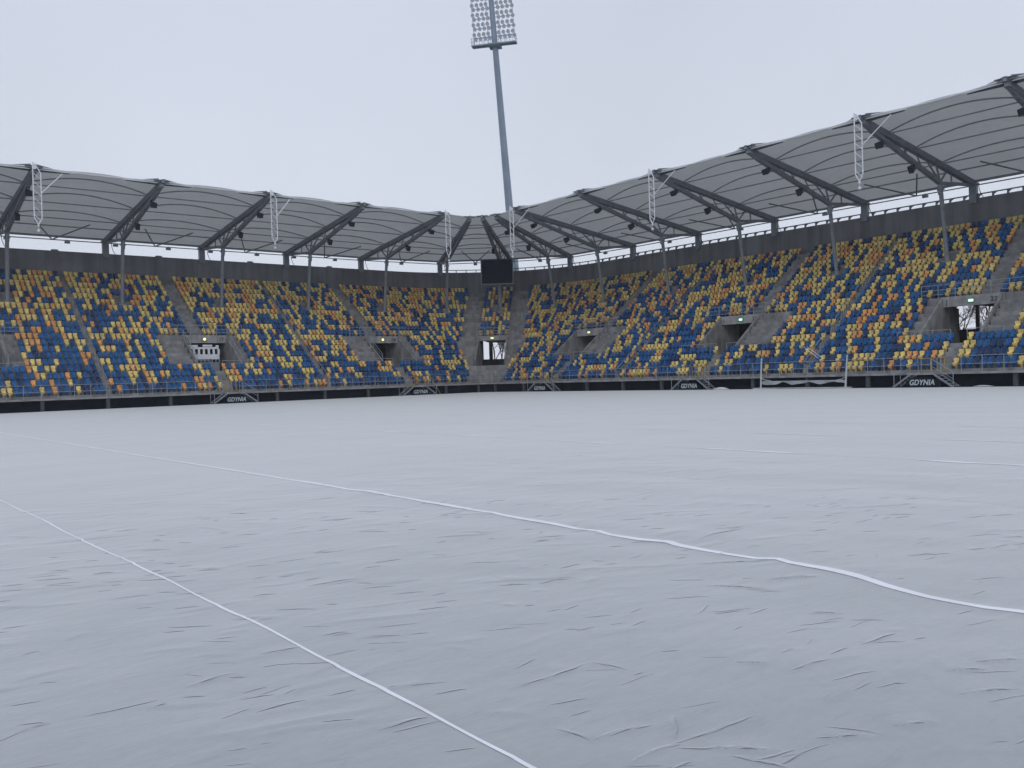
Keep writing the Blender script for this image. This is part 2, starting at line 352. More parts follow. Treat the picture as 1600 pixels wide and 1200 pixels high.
def seam_x(i, y):
    if i in TRACE:
        T_ = TRACE[i]; return float(np.interp(y, [q[0] for q in T_], [q[1] for q in T_])) + .006*math.sin(y*5.3)*(i == 1)
    x, wd, wob = SEAMS[i]
    return x + wob*(math.sin(y*2.1+i)+.7*math.sin(y*4.3+2*i+.5)+.5*math.sin(y*.9+i*3))
sy = np.array([seam_x(1, y) for y in gy])
H += 0.010*np.exp(-((GX-sy[None, :])/.10)**2)*(0.65+.35*np.sin(gy*3.3)[None, :])
fade = np.clip(np.minimum.reduce([GX-gx[0], gx[-1]-GX, GY-gy[0], gy[-1]-GY])/1.5, 0, 1)
H = (H-H.min()*0)*fade
nx, ny = GX.shape
vv = np.stack([GX.ravel(), GY.ravel(), H.ravel()], 1)
ii, jj = np.meshgrid(np.arange(nx-1), np.arange(ny-1), indexing='ij'); q0 = (ii*ny+jj).ravel()
ff = np.stack([q0, q0+ny, q0+ny+1, q0+1], 1)
# coarser sheet round it, also gently uneven
extra_v, extra_f = [], []
def patch(xa, xb, ya, yb, n1, n2):
    base = len(vv)+len(extra_v)
    for i in range(n1+1):
        for j in range(n2+1):
            x = xa+(xb-xa)*i/n1; y = ya+(yb-ya)*j/n2
            e = 0 if i in (0, n1) or j in (0, n2) else 0.006*math.sin(x*1.7+y*.6)+0.005*math.sin(y*2.3-x*.4)+random.uniform(-.003, .003)
            if any(abs(x-q_[0]) < .75 for q_ in SEAMS): e = 0
            extra_v.append((x, y, e))
    for i in range(n1):
        for j in range(n2):
            k = base+i*(n2+1)+j; extra_f.append((k, k+n2+1, k+n2+2, k+1))
xe, ye = gx[-1], gy[-1]; xs, ys = gx[0], gy[0]
patch(X0, xs, Y0, Y1, 16, 110); patch(xe, X1, ys, Y1, 150, 200); patch(xs, xe, ye, Y1, 50, 200); patch(xs, X1, Y0, ys, 60, 14)
me = bpy.data.meshes.new('sheet')
allv = np.concatenate([vv, np.array(extra_v)]); allf = np.concatenate([ff, np.array(extra_f)])
me.vertices.add(len(allv)); me.vertices.foreach_set('co', allv.ravel())
me.loops.add(len(allf)*4); me.loops.foreach_set('vertex_index', allf.ravel().astype(np.int32))
me.polygons.add(len(allf)); me.polygons.foreach_set('loop_start', np.arange(0, len(allf)*4, 4, dtype=np.int32))
me.polygons.foreach_set('use_smooth', np.ones(len(allf), dtype=bool)); me.update(calc_edges=True)
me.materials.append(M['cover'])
so = bpy.data.objects.new('sheet', me); COL.objects.link(so); so.parent = cov
def hgt(x, y):
    i = (x-gx[0])/STEP; j = (y-gy[0])/STEP
    if 0 <= i < nx-1 and 0 <= j < ny-1: return float(H[int(i), int(j)])
    return 0.012
for k in range(460):
    rr_ = rng.uniform(2.6, 12.5); th_ = rng.uniform(.05, 1.5)
    FOLDS.append((rr_*math.sin(th_), rr_*math.cos(th_), base_an+rng.normal(0, .30), rng.uniform(.08, .42), rng.uniform(.0025, .0075), rng.normal(0, .06)))
FB = MB()
for (cx, cy, an, ln, A, bend) in FOLDS:      # small folds that lap over themselves
    if not (.2 < cx < NX-.5 and .2 < cy < NY-.5): continue
    n_ = max(6, int(ln/.03)); prev_ = None; ca, sa = math.cos(an), math.sin(an)
    for j in range(n_+1):
        f_ = j/n_; s_ = (f_-.5)*ln; tp = max(0.0, 1-(2*f_-1)**2)**.7
        off = bend*(s_/ln)**2*ln + .010*math.sin(s_*9+cx*7)+.003*math.sin(s_*31)
        ring = []
        for (qq, zz) in ((.10, -.25), (-.55, .20), (-.45, .42), (-.10, .50), (.6, .38), (2.0, .08), (3.6, -.30)):
            A_ = min(A, .010); q_ = qq*A_*(.4+.6*tp)+off; z_ = zz*A_*tp
            x_ = cx+s_*ca-q_*sa; y_ = cy+s_*sa+q_*ca
            ring.append((x_, y_, hgt(x_, y_)+z_-.002*(1-tp)+(.001 if zz > 0 else 0)))
        if prev_:
            for a_ in range(6): FB.face([prev_[a_], ring[a_], ring[a_+1], prev_[a_+1]], 1 if a_ < 2 else 0)  # front lip faces take the painted shade colour
        prev_ = ring
tag(FB.build('folds', [M['cover'], M['cover_fold_shade']], cov, smooth=False), kind='stuff')
M['seam'] = mat('seam_tape', (0.84, 0.85, 0.90), 0.6, noise=0.06, nscale=3)
M['seam'].node_tree.nodes['Principled BSDF'].inputs['Sheen Weight'].default_value = 1.0
M['seam'].node_tree.nodes['Principled BSDF'].inputs['Sheen Roughness'].default_value = .4
for i, (x, wd, wob) in enumerate(SEAMS):
    b = MB(); y = -6.0; ring = None
    while y < Y1-.5:
        st = .06 if y < NY else .8
        # narrow tapes break up where the sheet covers them
        wn_ = wd*(1+.18*math.sin(y*3.1+i*2)) if i < 2 else wd*max(0.22, .4+.9*math.sin(y*1.3+i*4)+.5*math.sin(y*3.7))
        if i == 2: wn_ *= .6
        c = seam_x(i, y)
        z = max(hgt(c, y), hgt(c+wd/2, y), hgt(c-wd/2, y)) + (.003 if y < NY and c < NX else -.006)
        cur = (Vector((c-wn_/2, y, z)), Vector((c+wn_/2, y, z)))
        if ring: b.face([ring[0], ring[1], cur[1], cur[0]])
        ring = cur; y += st
    b.build('seam', M['seam'], cov)

# ------------------------------------------------------------------ grandstand
gs = empty('grandstand', 'grey concrete seating bowl curving round the corner of the pitch', 'grandstand')
def spans(lo, hi, cuts):
    out = []; a = lo
    for c0, c1 in sorted(cuts):
        if c1 <= lo or c0 >= hi: continue
        out.append((a, max(a, c0))); a = c1
    out.append((a, hi)); return [s for s in out if s[1]-s[0] > 1e-3]
tb = MB()
for i in range(NROW):
    o0, o1 = riser(i), riser(i+1) if i < NROW-1 else OW
    z, zp = tread(i), (tread(i-1) if i else 1.08)
    for seg, lo, hi, voms in (('R', R0, CY, VOM_R), ('L', L0, CX, VOM_L)):
        cuts = [(c-LH, c+LH) for c in voms] if 4 <= i <= 8 else []
        for a0, a1 in spans(lo, hi, cuts):
            tb.face([P(seg, a0, o0, z), P(seg, a0, o1, z), P(seg, a1, o1, z), P(seg, a1, o0, z)])
            tb.face([P(seg, a0, o0, zp), P(seg, a0, o0, z), P(seg, a1, o0, z), P(seg, a1, o0, zp)])
    nseg = 24
    for k in range(nseg):
        a0, a1 = 90*k/nseg, 90*(k+1)/nseg
        if 4 <= i <= 8:
            hw = 2.0; am = math.radians((a0+a1)/2-45); t = (1+o0)*math.sin(am)
            if abs(t) < hw: continue
        tb.face([P('C', a0, o0, z), P('C', a0, o1, z), P('C', a1, o1, z), P('C', a1, o0, z)])
        tb.face([P('C', a0, o0, zp), P('C', a0, o0, z), P('C', a1, o0, z), P('C', a1, o0, zp)])
# extra half steps in the stair aisles
def halfsteps(seg, a, hw, i0, i1):
    for i in range(i0, i1):
        o = riser(i+1); z = tread(i); tb.hexa([P(seg, a-hw, o-.42, z), P(seg, a+hw, o-.42, z), P(seg, a+hw, o, z), P(seg, a-hw, o, z),
            P(seg, a-hw, o-.42, z+DZ/2), P(seg, a+hw, o-.42, z+DZ/2), P(seg, a+hw, o, z+DZ/2), P(seg, a-hw, o, z+DZ/2)])
for a, hw in AIS_R: halfsteps('R', a, hw-.05, 9, 19)
for a, hw in AIS_L: halfsteps('L', a, hw-.05, 9, 19)
for a in NAR_R: halfsteps('R', a, .24, 0, 19)
for a in NAR_L: halfsteps('L', a, .24, 0, 19)
for a in GAP_R: halfsteps('R', a, .5, 0, 3)
for a in GAP_L: halfsteps('L', a, .5, 0, 3)
for seg, voms, cuts in (('R', VOM_R, CUT_R), ('L', VOM_L, CUT_L)):
    for c, (c0, c1) in zip(voms, cuts):
        for p, q in ((c0, c-LH-.05), (c+LH+.05, c1)):
            if q-p > .5: halfsteps(seg, (p+q)/2, (q-p)/2-.08, 4, 8)
for s in (-1, 1):
    for i in range(0, 19):
        o = riser(i+1); z = tread(i); t = s*(3.15 if i > 8 else 3.3)
        if i < 4: continue
        cz = K(t, o-.21, z+DZ/4); tt = Vector((-math.sin(math.pi/4), math.cos(math.pi/4), 0)); ou = Vector((math.cos(math.pi/4), math.sin(math.pi/4), 0))
        tb.box(cz, ou*.21, tt*.7, Vector((0, 0, DZ/4)))
tb.build('terrace', M['concrete'], gs)
# front platform slab with a light nosing
b = MB()
def sweep(bm, o0, o1, z0, z1, segs, n=24, k=0):
    for seg, a0, a1 in segs:
        st = n if seg == 'C' else 1
        for j in range(st):
            p, q = a0+(a1-a0)*j/st, a0+(a1-a0)*(j+1)/st
            if seg != 'C': p, q = min(p, q), max(p, q)
            bm.hexa([P(seg, p, o0, z0), P(seg, p, o1, z0), P(seg, q, o1, z0), P(seg, q, o0, z0),
                     P(seg, p, o0, z1), P(seg, p, o1, z1), P(seg, q, o1, z1), P(seg, q, o0, z1)], k)
ALL = [('R', R0, CY), ('C', 0, 90), ('L', L0, CX)]
sweep(b, 0.02, 0.84, 0.93, 1.08, ALL); b.build('front_walkway', M['concrete_light'], gs)
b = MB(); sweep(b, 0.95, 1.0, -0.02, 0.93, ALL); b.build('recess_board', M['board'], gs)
for seg, arr in (('R', [25.4-5.3*2, 25.4-5.3, 25.2, 30.6, 36.1, 41.5, 46.9, 52.2, 57.5, 62.7, 68.0, 73.3, 78.5, 83.9]),
                 ('L', [0.8, 6.2, 11.6, 17.0, 22.4, 28.0, 33.4, 38.8, 44.2, 49.5, 54.8, 60.0, 64.8])):
    for a in arr:
        b = MB(); ou, tt = frame(seg, a); b.box(P(seg, a, .35, .46), ou*.12, tt*.15, (0, 0, .465)); b.build('front_post', M['post_dark'], gs)
# back wall with joints, and openings behind two passages
b = MB()
def wallbox(seg, a0, a1, z0, z1): sweep(b, OW, OW+.3, z0, z1, [(seg, a0, a1)], n=6)
for seg, lo, hi in (('R', R0, CY), ('L', L0, CX)):
    a = lo
    while a < hi-.01:
        e = min(hi, a+5.4)
        if seg == 'R' and a < 37.4 and e > 33.9-.0:
            for (p, q) in ((a, max(a, 33.95)), (min(e, 37.45), e)):
                if q-p > .02: wallbox(seg, p+.012, q-.012, -.02, ZW)
            p, q = max(a, 33.95), min(e, 37.45)
            wallbox(seg, p, q, -.02, 4.85); wallbox(seg, p, q, 7.4, ZW)
        else: wallbox(seg, a+.012, e-.012, -.02, ZW)
        a = e
CA0, CA1 = 37.2, 52.6
for p, q in ((0, 13), (13, 26), (26, CA0), (CA1, 64), (64, 77), (77, 90)): wallbox('C', p, q, -.02, ZW)
wallbox('C', CA0, CA1, -.02, 4.35); wallbox('C', CA0, CA1, 7.6, ZW)
b.build('back_wall', M['concrete_wall'], gs)
b = MB(); b.box(P('R', 35.55, OW+.15, 6.1), (.12, 0, 0), (0, .16, 0), (0, 0, 1.3)); b.build('mullion', M['steel_dark'], gs)
b = MB(); b.box(P('C', 49.6, OW+.15, 6.0), frame('C', 49.6)[0]*.12, frame('C', 49.6)[1]*.26, (0, 0, 1.7)); b.build('mullion', M['steel_dark'], gs)
# joint backing so the joints read as dark seams, and end walls
b = MB(); sweep(b, OW+.32, OW+.36, 13.0, ZW-.05, ALL); b.build('wall_backing', M['concrete_wall'], gs)
for seg, a in (('R', R0), ('L', L0)):
    b = MB(); pts = [P(seg, a, 0.02, -.02), P(seg, a, 0.02, 1.08)]
    for i in range(NROW): pts += [P(seg, a, riser(i), tread(i)-.02)]
    pts += [P(seg, a, OW, tread(19)), P(seg, a, OW, -.02)]
    b.face(pts); b.build('end_wall', M['concrete'], gs)

# vomitories
def txt(body, size, loc, xdir, ydir, material, parent, name='lettering', ext=0.008, shear=0.0, bold=0.0, width=1.0):
    cu = bpy.data.curves.new(name, 'FONT'); cu.body = body; cu.size = size; cu.extrude = ext; cu.align_x = 'CENTER'; cu.align_y = 'CENTER'
    cu.shear = shear; cu.offset = bold; cu.space_character = 1.05
    to = bpy.data.objects.new('tmp', cu); COL.objects.link(to)
    dg = bpy.context.evaluated_depsgraph_get(); me = bpy.data.meshes.new_from_object(to.evaluated_get(dg)); me.name = name
    bpy.data.objects.remove(to); bpy.data.curves.remove(cu)
    me.materials.clear(); me.materials.append(material)
    xd, yd = Vector(xdir).normalized(), Vector(ydir).normalized(); zd = xd.cross(yd)
    mt = Matrix((xd*width, yd, zd)).transposed().to_4x4(); mt.translation = Vector(loc); me.transform(mt)
    o = bpy.data.objects.new(name, me); COL.objects.link(o); o.parent = parent
    return o
def frameset(seg, c):
    """returns a function (t, o, z) -> point, t across the passage increasing with the along coordinate"""
    if seg == 'C': return lambda t, o, z: K(t, o, z)
    return lambda t, o, z: P(seg, c+t, o, z)
def bx(bm, F, t0, t1, o0, o1, z0, z1, z0b=None, z1b=None, k=0):
    """box in stand coordinates; z0b, z1b: heights at the rear edge (sloping)"""
    z0b = z0 if z0b is None else z0b; z1b = z1 if z1b is None else z1b
    bm.hexa([F(t0, o0, z0), F(t0, o1, z0b), F(t1, o1, z0b), F(t1, o0, z0), F(t0, o0, z1), F(t0, o1, z1b), F(t1, o1, z1b), F(t1, o0, z1)], k)
ZF = tread(3)
def vomitory(seg, c, left, right, sw, through):
    F = frameset(seg, c); hw = 2.0 if seg == 'C' else LH
    v = bpy.data.objects.new('vomitory', None); COL.objects.link(v); v.parent = gs
    b = MB(); o8 = riser(9)
    bx(b, F, -hw-.02, hw+.02, o8-.28, o8+.02, 6.38 if seg != 'C' else 6.60, tread(9)+.02)
    b.build('lintel', M['concrete_light'], v)
    for s in (-1, 1):
        b = MB(); t0, t1 = sorted((s*(hw+.002), s*(hw-.20)))
        # parapet following the rake, and the passage wall running back under the stand
        bx(b, F, t0, t1, riser(4)-.02, o8-.282, ZF, tread(4)+.12, ZF, tread(9)-.05)
        bx(b, F, t0, t1, o8-.28, o8+2.6, ZF, 6.36, ZF, 6.36)
        b.build('side_wall', M['concrete'], v)
    b = MB(); bx(b, F, -hw+.2, hw-.2, riser(4)-.01, OW, ZF-.2, ZF); b.build('passage_floor', M['concrete'], v)
    b = MB(); bx(b, F, -hw+.2, hw-.2, o8+.03, OW, 6.72, 6.9); b.build('passage_ceiling', M['concrete'], v)
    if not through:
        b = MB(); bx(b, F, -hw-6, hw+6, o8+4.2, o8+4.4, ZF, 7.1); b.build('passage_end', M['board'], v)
    ou = (F(0, 1, 0)-F(0, 0, 0)).normalized(); tt = (F(1, 0, 0)-F(0, 0, 0)).normalized()
    xd = -tt if seg != 'L' else tt
    for s_, t_ in ((left, -1.95), (right, 1.75)):
        if s_:
            q = F(0, o8-.29, 6.76)+xd*t_
            txt(s_, .52, q, xd, (0, 0, 1), M['paint_dark'], v, ext=.005, bold=.008)
    return F
vomitory('R', 31.5, 'J', '22', 1, True)
vomitory('R', 54.0, 'I', '21', 1, False)
vomitory('R', 75.5, 'I', '', 1, False)
vomitory('L', 34.5, 'H', '17', 1, False)
vomitory('L', 56.3, 'I', '18', 1, False)
vomitory('L', 12.9, '', '', 1, False)
vomitory('C', 45, '', '', 1, True)

# exit lights on the lintels
for seg, c, dt, kind, lab in (('R', 31.5, 0.0, 'green', 'small green exit light on the lintel marked 22'),
        ('R', 54.0, -.15, 'green', 'small green exit light on the exit lintel behind the goal side stairs'),
        ('R', 75.5, .15, 'lime', 'lime exit light on the small lintel nearest the corner on the long stand'),
        ('C', 45, .1, 'lime', 'lime exit light over the passage under the video screen'),
        ('L', 56.3, .1, 'yellow', 'round yellow exit light over the dark passage nearer the corner'),
        ('L', 34.5, -.1, 'yellow', 'round yellow exit light above the white plastic barriers')):
    F = frameset(seg, c); q = F(dt, riser(9)-.28, 6.78 if seg != 'C' else 6.9)
    ou = (F(0, 1, 0)-F(0, 0, 0)).normalized(); tt = (F(1, 0, 0)-F(0, 0, 0)).normalized()
    e = empty('exit_light', lab, 'exit light', 'exit lights over the passages', loc=(0, 0, 0))
    b = MB(); b.box(q-ou*.04, ou*.04, tt*.24, (0, 0, .14)); b.build('housing', M['steel_dark'], e)
    b = MB()
    if kind == 'yellow': b.ball(q-ou*.13, .15, n=10, m=6)
    else: b.box(q-ou*.10, ou*.02, tt*.19, (0, 0, .10))
    b.build('lens', M['exit_'+kind], e)

# ------------------------------------------------------------------ seats
def seat_mesh():
    """moulded bucket seat, origin on the tread under its back; +y towards the pitch, x across"""
    v, f = [], []
    prof = [  # (y, z, half width) of the shell centre line from back lip down to the seat's front lip and underside
        (-.03, .80, .160), (.0, .825, .188), (.03, .80, .204), (.032, .70, .202), (.028, .60, .182), (.04, .50, .160),
        (.10, .44, .162), (.22, .425, .172), (.33, .435, .176), (.375, .42, .170), (.375, .28, .150), (.33, .20, .138)]
    cs = (-1, -.72, 0, .72, 1)
    for (y, z, hw) in prof:
        for c in cs:
            wing = .035*(abs(c) ** 3)
            up = wing if (y > .05 and z > .41) else 0; fw = wing*1.2 if y <= .05 else 0
            zz = z - (.03*abs(c)**4 if z > .78 else 0)
            v.append((c*hw, y+fw, zz+up))
    n = len(cs)
    for i in range(len(prof)-1):
        for j in range(n-1):
            a = i*n+j; f.append((a, a+1, a+n+1, a+n))
    k = len(v)   # bracket down to the tread
    for (x, y, z) in ((-.05, .05, .0), (.05, .05, 0), (.05, .17, 0), (-.05, .17, 0), (-.12, .05, .41), (.12, .05, .41), (.12, .25, .40), (-.12, .25, .40)):
        v.append((x, y, z))
    for a in ((0, 1, 5, 4), (1, 2, 6, 5), (2, 3, 7, 6), (3, 0, 4, 7)): f.append(tuple(k+q for q in a))
    return np.array(v), f
SV, SF = seat_mesh()
ROOFCOL = {'R': [-7.0, 3.74, 14.35, 24.96, 35.57, 46.18, 56.79, 67.39, 78.0], 'L': [59.89, 49.13, 38.37, 27.61, 16.85, 6.1]}
CO = 13.54
seats = []          # (seg, a, row, key, position, outward)
def colour_key(frac):
    r = random.random()
    pb = .68 - .37*frac; py = .22 + .28*frac
    if r < pb: return 'navy_shade' if random.random() < (.25 + (.5 if frac > .97 else 0)) else 'blue'  # top row gets extra dark seats, shade painted in by colour
    if r < pb+py: return 'yellow'
    return 'orange'
def free(seg, a, i):
    o = riser(i)+.80
    if seg in 'RL':
        voms, ais, nar, gap = (VOM_R, AIS_R, NAR_R, GAP_R) if seg == 'R' else (VOM_L, AIS_L, NAR_L, GAP_L)
        if i >= 9 and any(abs(a-x) < .6 for x, hw in ais): return False
        if any(abs(a-x) < .3 for x in nar): return False
        if i <= 3 and any(abs(a-x) < .5 for x in gap): return False
        if 4 <= i <= 8 and any(c0-.15 < a < c1+.15 for c0, c1 in (CUT_R if seg == 'R' else CUT_L)): return False
        if i in (14, 15) and any(abs(a-x) < (.75 if i == 14 else .4) for x in ROOFCOL[seg]): return False
    p = P(seg, a, o); c, s = math.cos(math.pi/4), math.sin(math.pi/4)
    dx, dy = p.x-CX, p.y-CY; t = -dx*s+dy*c; rr = dx*c+dy*s
    if rr > 0 and (seg == 'C' or abs(t) < 8):
        if abs(t) < 2.15+.2 and rr > 0: return i >= 9 and not (i in (14, 15) and abs(t) < .4)
        lim = 1.2+min(1, max(0, (o-1.2)/6.0))*2.9
        if o > 8: lim = 4.0
        if abs(t) < lim+.25: return False
    return True
last = {}
for i in range(NROW):
    o = riser(i)+.80; fr = i/19
    for seg, lo, hi in (('R', 20.0, CY), ('L', 9.0, CX)):
        a = lo+.25
        while a < hi:
            if free(seg, a, i): seats.append((seg, a, i))
            a += .5
    # curved corner rows, two flanks on the arc and the straight block between the two strips
    th = .5/(1+o)*57.2958; n = int(90/th); off = (90-n*th)/2+th/2
    for k in range(n):
        a = off+k*th
        pp = P('C', a, o); c = math.cos(math.pi/4); t = -(pp.x-CX)*c+(pp.y-CY)*c
        if abs(t) < 2.4: continue
        if free('C', a, i): seats.append(('C', a, i))
    if i >= 9:
        for k in range(8):
            t = (k-3.5)*.5
            if i in (14, 15) and abs(t) < .3: continue
            seats.append(('K', t, i))
prev = {}
items = []
for seg, a, i in seats:
    key = colour_key(i/19)
    pk = (seg, round(a*2)/2)
    if i and prev.get((pk, i-1)) and random.random() < .13: key = prev[(pk, i-1)]
    if prev.get((seg, i)) and random.random() < .02: key = prev[(seg, i)]
    prev[(pk, i)] = key; prev[(seg, i)] = key
    o = riser(i)+.80
    if seg == 'K': p = K(a, o, tread(i)); ou = Vector((math.cos(math.pi/4), math.sin(math.pi/4), 0))
    else: p = P(seg, a, o, tread(i)); ou = frame(seg, a)[0]
    items.append((seg, a, i, key, p, ou))
camp = Vector((0, 0, CAMZ))
def project(p):
    q = Vector(p)-camp; z = q.dot(d); return 800+1375.3*q.dot(r1)/z, 600-1375.3*q.dot(u1)/z
def near_key(it):
    u, v = project(it[4]+Vector((0, 0, .6)))
    return (it[4]-camp).length if 4 < u < 1594 else 1e9
order = sorted(range(len(items)), key=lambda k: near_key(items[k]))
single = set(order[:300])
KEYS = ['blue', 'navy_shade', 'yellow', 'orange']
# the mass of the seats: one object
vs, fs, mi = [], [], []; base = 0
for k, (seg, a, i, key, p, ou) in enumerate(items):
    if k in single: continue
    y = -ou; x = Vector((-y.y, y.x, 0)) * -1.0
    jit = random.uniform(-.02, .02); lean = random.uniform(-.015, .015)
    W = np.empty_like(SV)
    W[:, 0] = p.x + (SV[:, 0]+jit)*x.x + (SV[:, 1]+lean*SV[:, 2])*y.x
    W[:, 1] = p.y + (SV[:, 0]+jit)*x.y + (SV[:, 1]+lean*SV[:, 2])*y.y
    W[:, 2] = p.z + SV[:, 2]
    vs.append(W); fs += [tuple(q+base for q in f) for f in SF]; mi += [KEYS.index(key)]*len(SF); base += len(SV)
me = bpy.data.meshes.new('stadium_seats'); me.from_pydata(np.concatenate(vs).tolist(), [], fs)
for kk in KEYS: me.materials.append(M[kk])
me.polygons.foreach_set('material_index', mi); me.polygons.foreach_set('use_smooth', [True]*len(fs)); me.update()
o = bpy.data.objects.new('stadium_seats', me); COL.objects.link(o)
tag(o, 'thousands of blue, yellow and orange seats filling the stands', 'seats', kind='stuff')
# the 300 largest in view: each its own object
SM = {}
for kk in KEYS:
    me = bpy.data.meshes.new('stadium_seat'); me.from_pydata(SV.tolist(), [], SF); me.materials.append(M[kk])
    me.polygons.foreach_set('use_smooth', [True]*len(SF)); SM[kk] = me
WORD = ['zeroth', 'first', 'second', 'third', 'fourth', 'fifth', 'sixth', 'seventh', 'eighth', 'ninth', 'tenth', 'eleventh', 'twelfth',
        'thirteenth', 'fourteenth', 'fifteenth', 'sixteenth', 'seventeenth', 'eighteenth', 'nineteenth', 'twentieth']
TENS = {20: 'twenty', 30: 'thirty', 40: 'forty', 50: 'fifty'}
def ordw(n): return WORD[n] if n <= 20 else (TENS[n//10*10]+'-'+WORD[n % 10] if n % 10 else TENS[n//10*10][:-1]+'ieth')
CNAME = {'blue': 'blue', 'navy_shade': 'dark blue', 'yellow': 'yellow', 'orange': 'orange'}
rows = {}
for k in single: rows.setdefault(items[k][2], []).append(k)
allrow = {}
for k, it in enumerate(items):
    if it[0] == 'R': allrow.setdefault(it[2], []).append(k)
for i, ks in rows.items():
    ref = 30.6 if i <= 3 else (31.5 if i <= 8 else 30.3)
    noun = 'steps below exit 22' if i <= 3 else ('exit 22 opening' if i <= 8 else 'aisle above exit 22')
    goalside = sorted([q for q in allrow[i] if items[q][1] > ref], key=lambda q: items[q][1])
    farside = sorted([q for q in allrow[i] if items[q][1] <= ref], key=lambda q: -items[q][1])
    for side, lst in (('goal side', goalside), ('far side', farside)):
        for n, q in enumerate(lst):
            if q not in single: continue
            seg, a, i_, key, p, ou = items[q]
            o = bpy.data.objects.new('stadium_seat', SM[key]); COL.objects.link(o)
            y = -ou; o.location = p + Vector((0, random.uniform(-.02, .02), 0))
            o.rotation_euler = (0, 0, math.atan2(y.y, y.x)-math.pi/2)
            side_ = 'towards the goal' if side == 'goal side' else 'away from the goal'
            tag(o, '%s seat, %s row up, %s %s from %s' % (CNAME[key], ordw(i+1), ordw(n+1), side_, noun), 'seat', 'seats in the stand by exit 22')

# ------------------------------------------------------------------ rails
def rail_run(name, label, cat, group, pts_fn, a0, a1, h, step, rails=(1.0, .5), r=.024, mt='galv'):
    t = empty(name, label, cat, group)
    n = max(1, round(abs(a1-a0)/step)); A = [a0+(a1-a0)*k/n for k in range(n+1)]
    for a in A:
        b = MB(); p = pts_fn(a); b.tube(p, p+Vector((0, 0, h)), r, n=6); b.box(p+Vector((0, 0, .01)), (.06, 0, 0), (0, .06, 0), (0, 0, .01)); b.build('post', M[mt], t)
    for f in rails:
        b = MB(); b.path([pts_fn(a)+Vector((0, 0, h*f)) for a in A], r, n=6); b.build('rail', M[mt], t)
    return t
FR = lambda seg: (lambda a: P(seg, a, .08, 1.08))
SR = [8.4, 31.1, 52.9, 74.0]; SL = [12.0, 33.85, 55.4]      # stairs down to the pitch
names_r = ['past the stairs below exit 22', 'between the stairs below exit 22 and the stairs behind the goal', 'between the goal stairs and the stairs nearest the corner', 'from the last stairs into the corner']
for k in range(4):
    a0 = SR[k]+.85; a1 = SR[k+1]-.85 if k < 3 else CY
    if k == 0: a0 = 20.0
    nm_ = ['past the last stairs, below the exit with bare trees', 'behind the goal between two stairs', 'between the goal side stairs and the stairs nearest the corner', 'running from the last stairs of the long stand into the corner'][k]
    rail_run('guard_rail', 'grey front rail '+nm_, 'railing', 'guard rails along the front of the stands', FR('R'), a0, a1, 1.17, 1.38)
rail_run('guard_rail', 'short curved front rail round the corner of the pitch', 'railing', 'guard rails along the front of the stands', lambda a: P('C', a, .08, 1.08), 6, 84, 1.17, 39)
for k in range(3):
    a0 = SL[k]+.85; a1 = SL[k+1]-.85 if k < 2 else CX
    nm_ = ['of the short stand before its first signed stairs', 'of the short stand between its two signed stairs', 'of the short stand from its last stairs to the corner'][k]
    rail_run('guard_rail', 'grey front rail '+nm_, 'railing', 'guard rails along the front of the stands', FR('L'), a0, a1, 1.17, 1.38)
# rails on the lintels and above the side stairs
for seg, arr, nms in (('R', VOM_R, ['the exit with bare trees behind', 'the exit beside the goal', 'the long-stand exit nearest the corner']), ('L', VOM_L, ['the exit at the picture edge', 'the exit with white barriers', 'the yellow-lit dark exit'])):
    for c, nm_ in zip(arr, nms):
        rail_run('lintel_rail', 'three-bar rail on the lintel over '+nm_, 'railing', 'rails above the passages',
                 (lambda s: (lambda a: P(s, a, riser(9)+.06, tread(9))))(seg), c-4.2, c+4.2, 1.1, 1.4, rails=(1.0, .62, .28), r=.028)
rail_run('lintel_rail', 'three-bar rail over the corner passage under the video screen', 'railing', 'rails above the passages',
         lambda a: K(a, riser(9)+.06, tread(9)), -2.2, 2.2, 1.1, 1.1, rails=(1.0, .62, .28), r=.028)
# landing rails in front of the passages
for seg, arr, nms in (('R', VOM_R, ['the exit with bare trees behind', 'the exit beside the goal', 'the long-stand exit nearest the corner']), ('L', VOM_L, ['the exit at the picture edge', 'the exit with white barriers', 'the yellow-lit dark exit'])):
    for c, nm_ in zip(arr, nms):
        s_ = 1 if seg == 'R' else -1
        g = c-.8 if seg == 'R' else c-.45
        fn = (lambda sg: (lambda a: P(sg, a, riser(4)-.08, tread(3))))(seg)
        for (p, q, sd) in ((c-4.1, g-.62, 'lower'), (g+.62, c+4.1, 'upper')):
            far = ('away from' if (sd == 'lower') == (seg == 'R') else 'nearer') + ' the corner'
            far = ('towards' if sd == 'upper' else 'away from')+' the corner'
            rail_run('landing_rail', 'landing rail before %s, half %s' % (nm_, far), 'railing', 'landing rails in front of the passages',
                     fn, p, q, 1.1, 1.7, rails=(1.0, .64), r=.026)
        # sloping handrails on the passage walls
        for s in ((-1, 1) if seg == 'L' else ()):
            t = empty('passage_handrail', 'sloping handrail of %s, side %s the corner' % (nm_, 'towards' if s > 0 else 'away from'), 'handrail', 'sloping handrails beside the passages')
            q0 = P(seg, c+s*(LH-.1), riser(4)+.1, tread(4)+.45); q1 = P(seg, c+s*(LH-.1), riser(9)-.4, tread(8)+.7)
            b = MB(); b.tube(q0+Vector((0, 0, .55)), q1+Vector((0, 0, .55)), .028); b.build('rail', M['galv'], t)
            b = MB(); b.tube(q0+Vector((0, 0, .18)), q1+Vector((0, 0, .18)), .022); b.build('rail', M['galv'], t)
            for w_ in (0, .5, 1):
                b = MB(); p = q0.lerp(q1, w_); b.tube(p-Vector((0, 0, .05 if w_ else 1.3)), p+Vector((0, 0, .55)), .028); b.build('post', M['galv'], t)
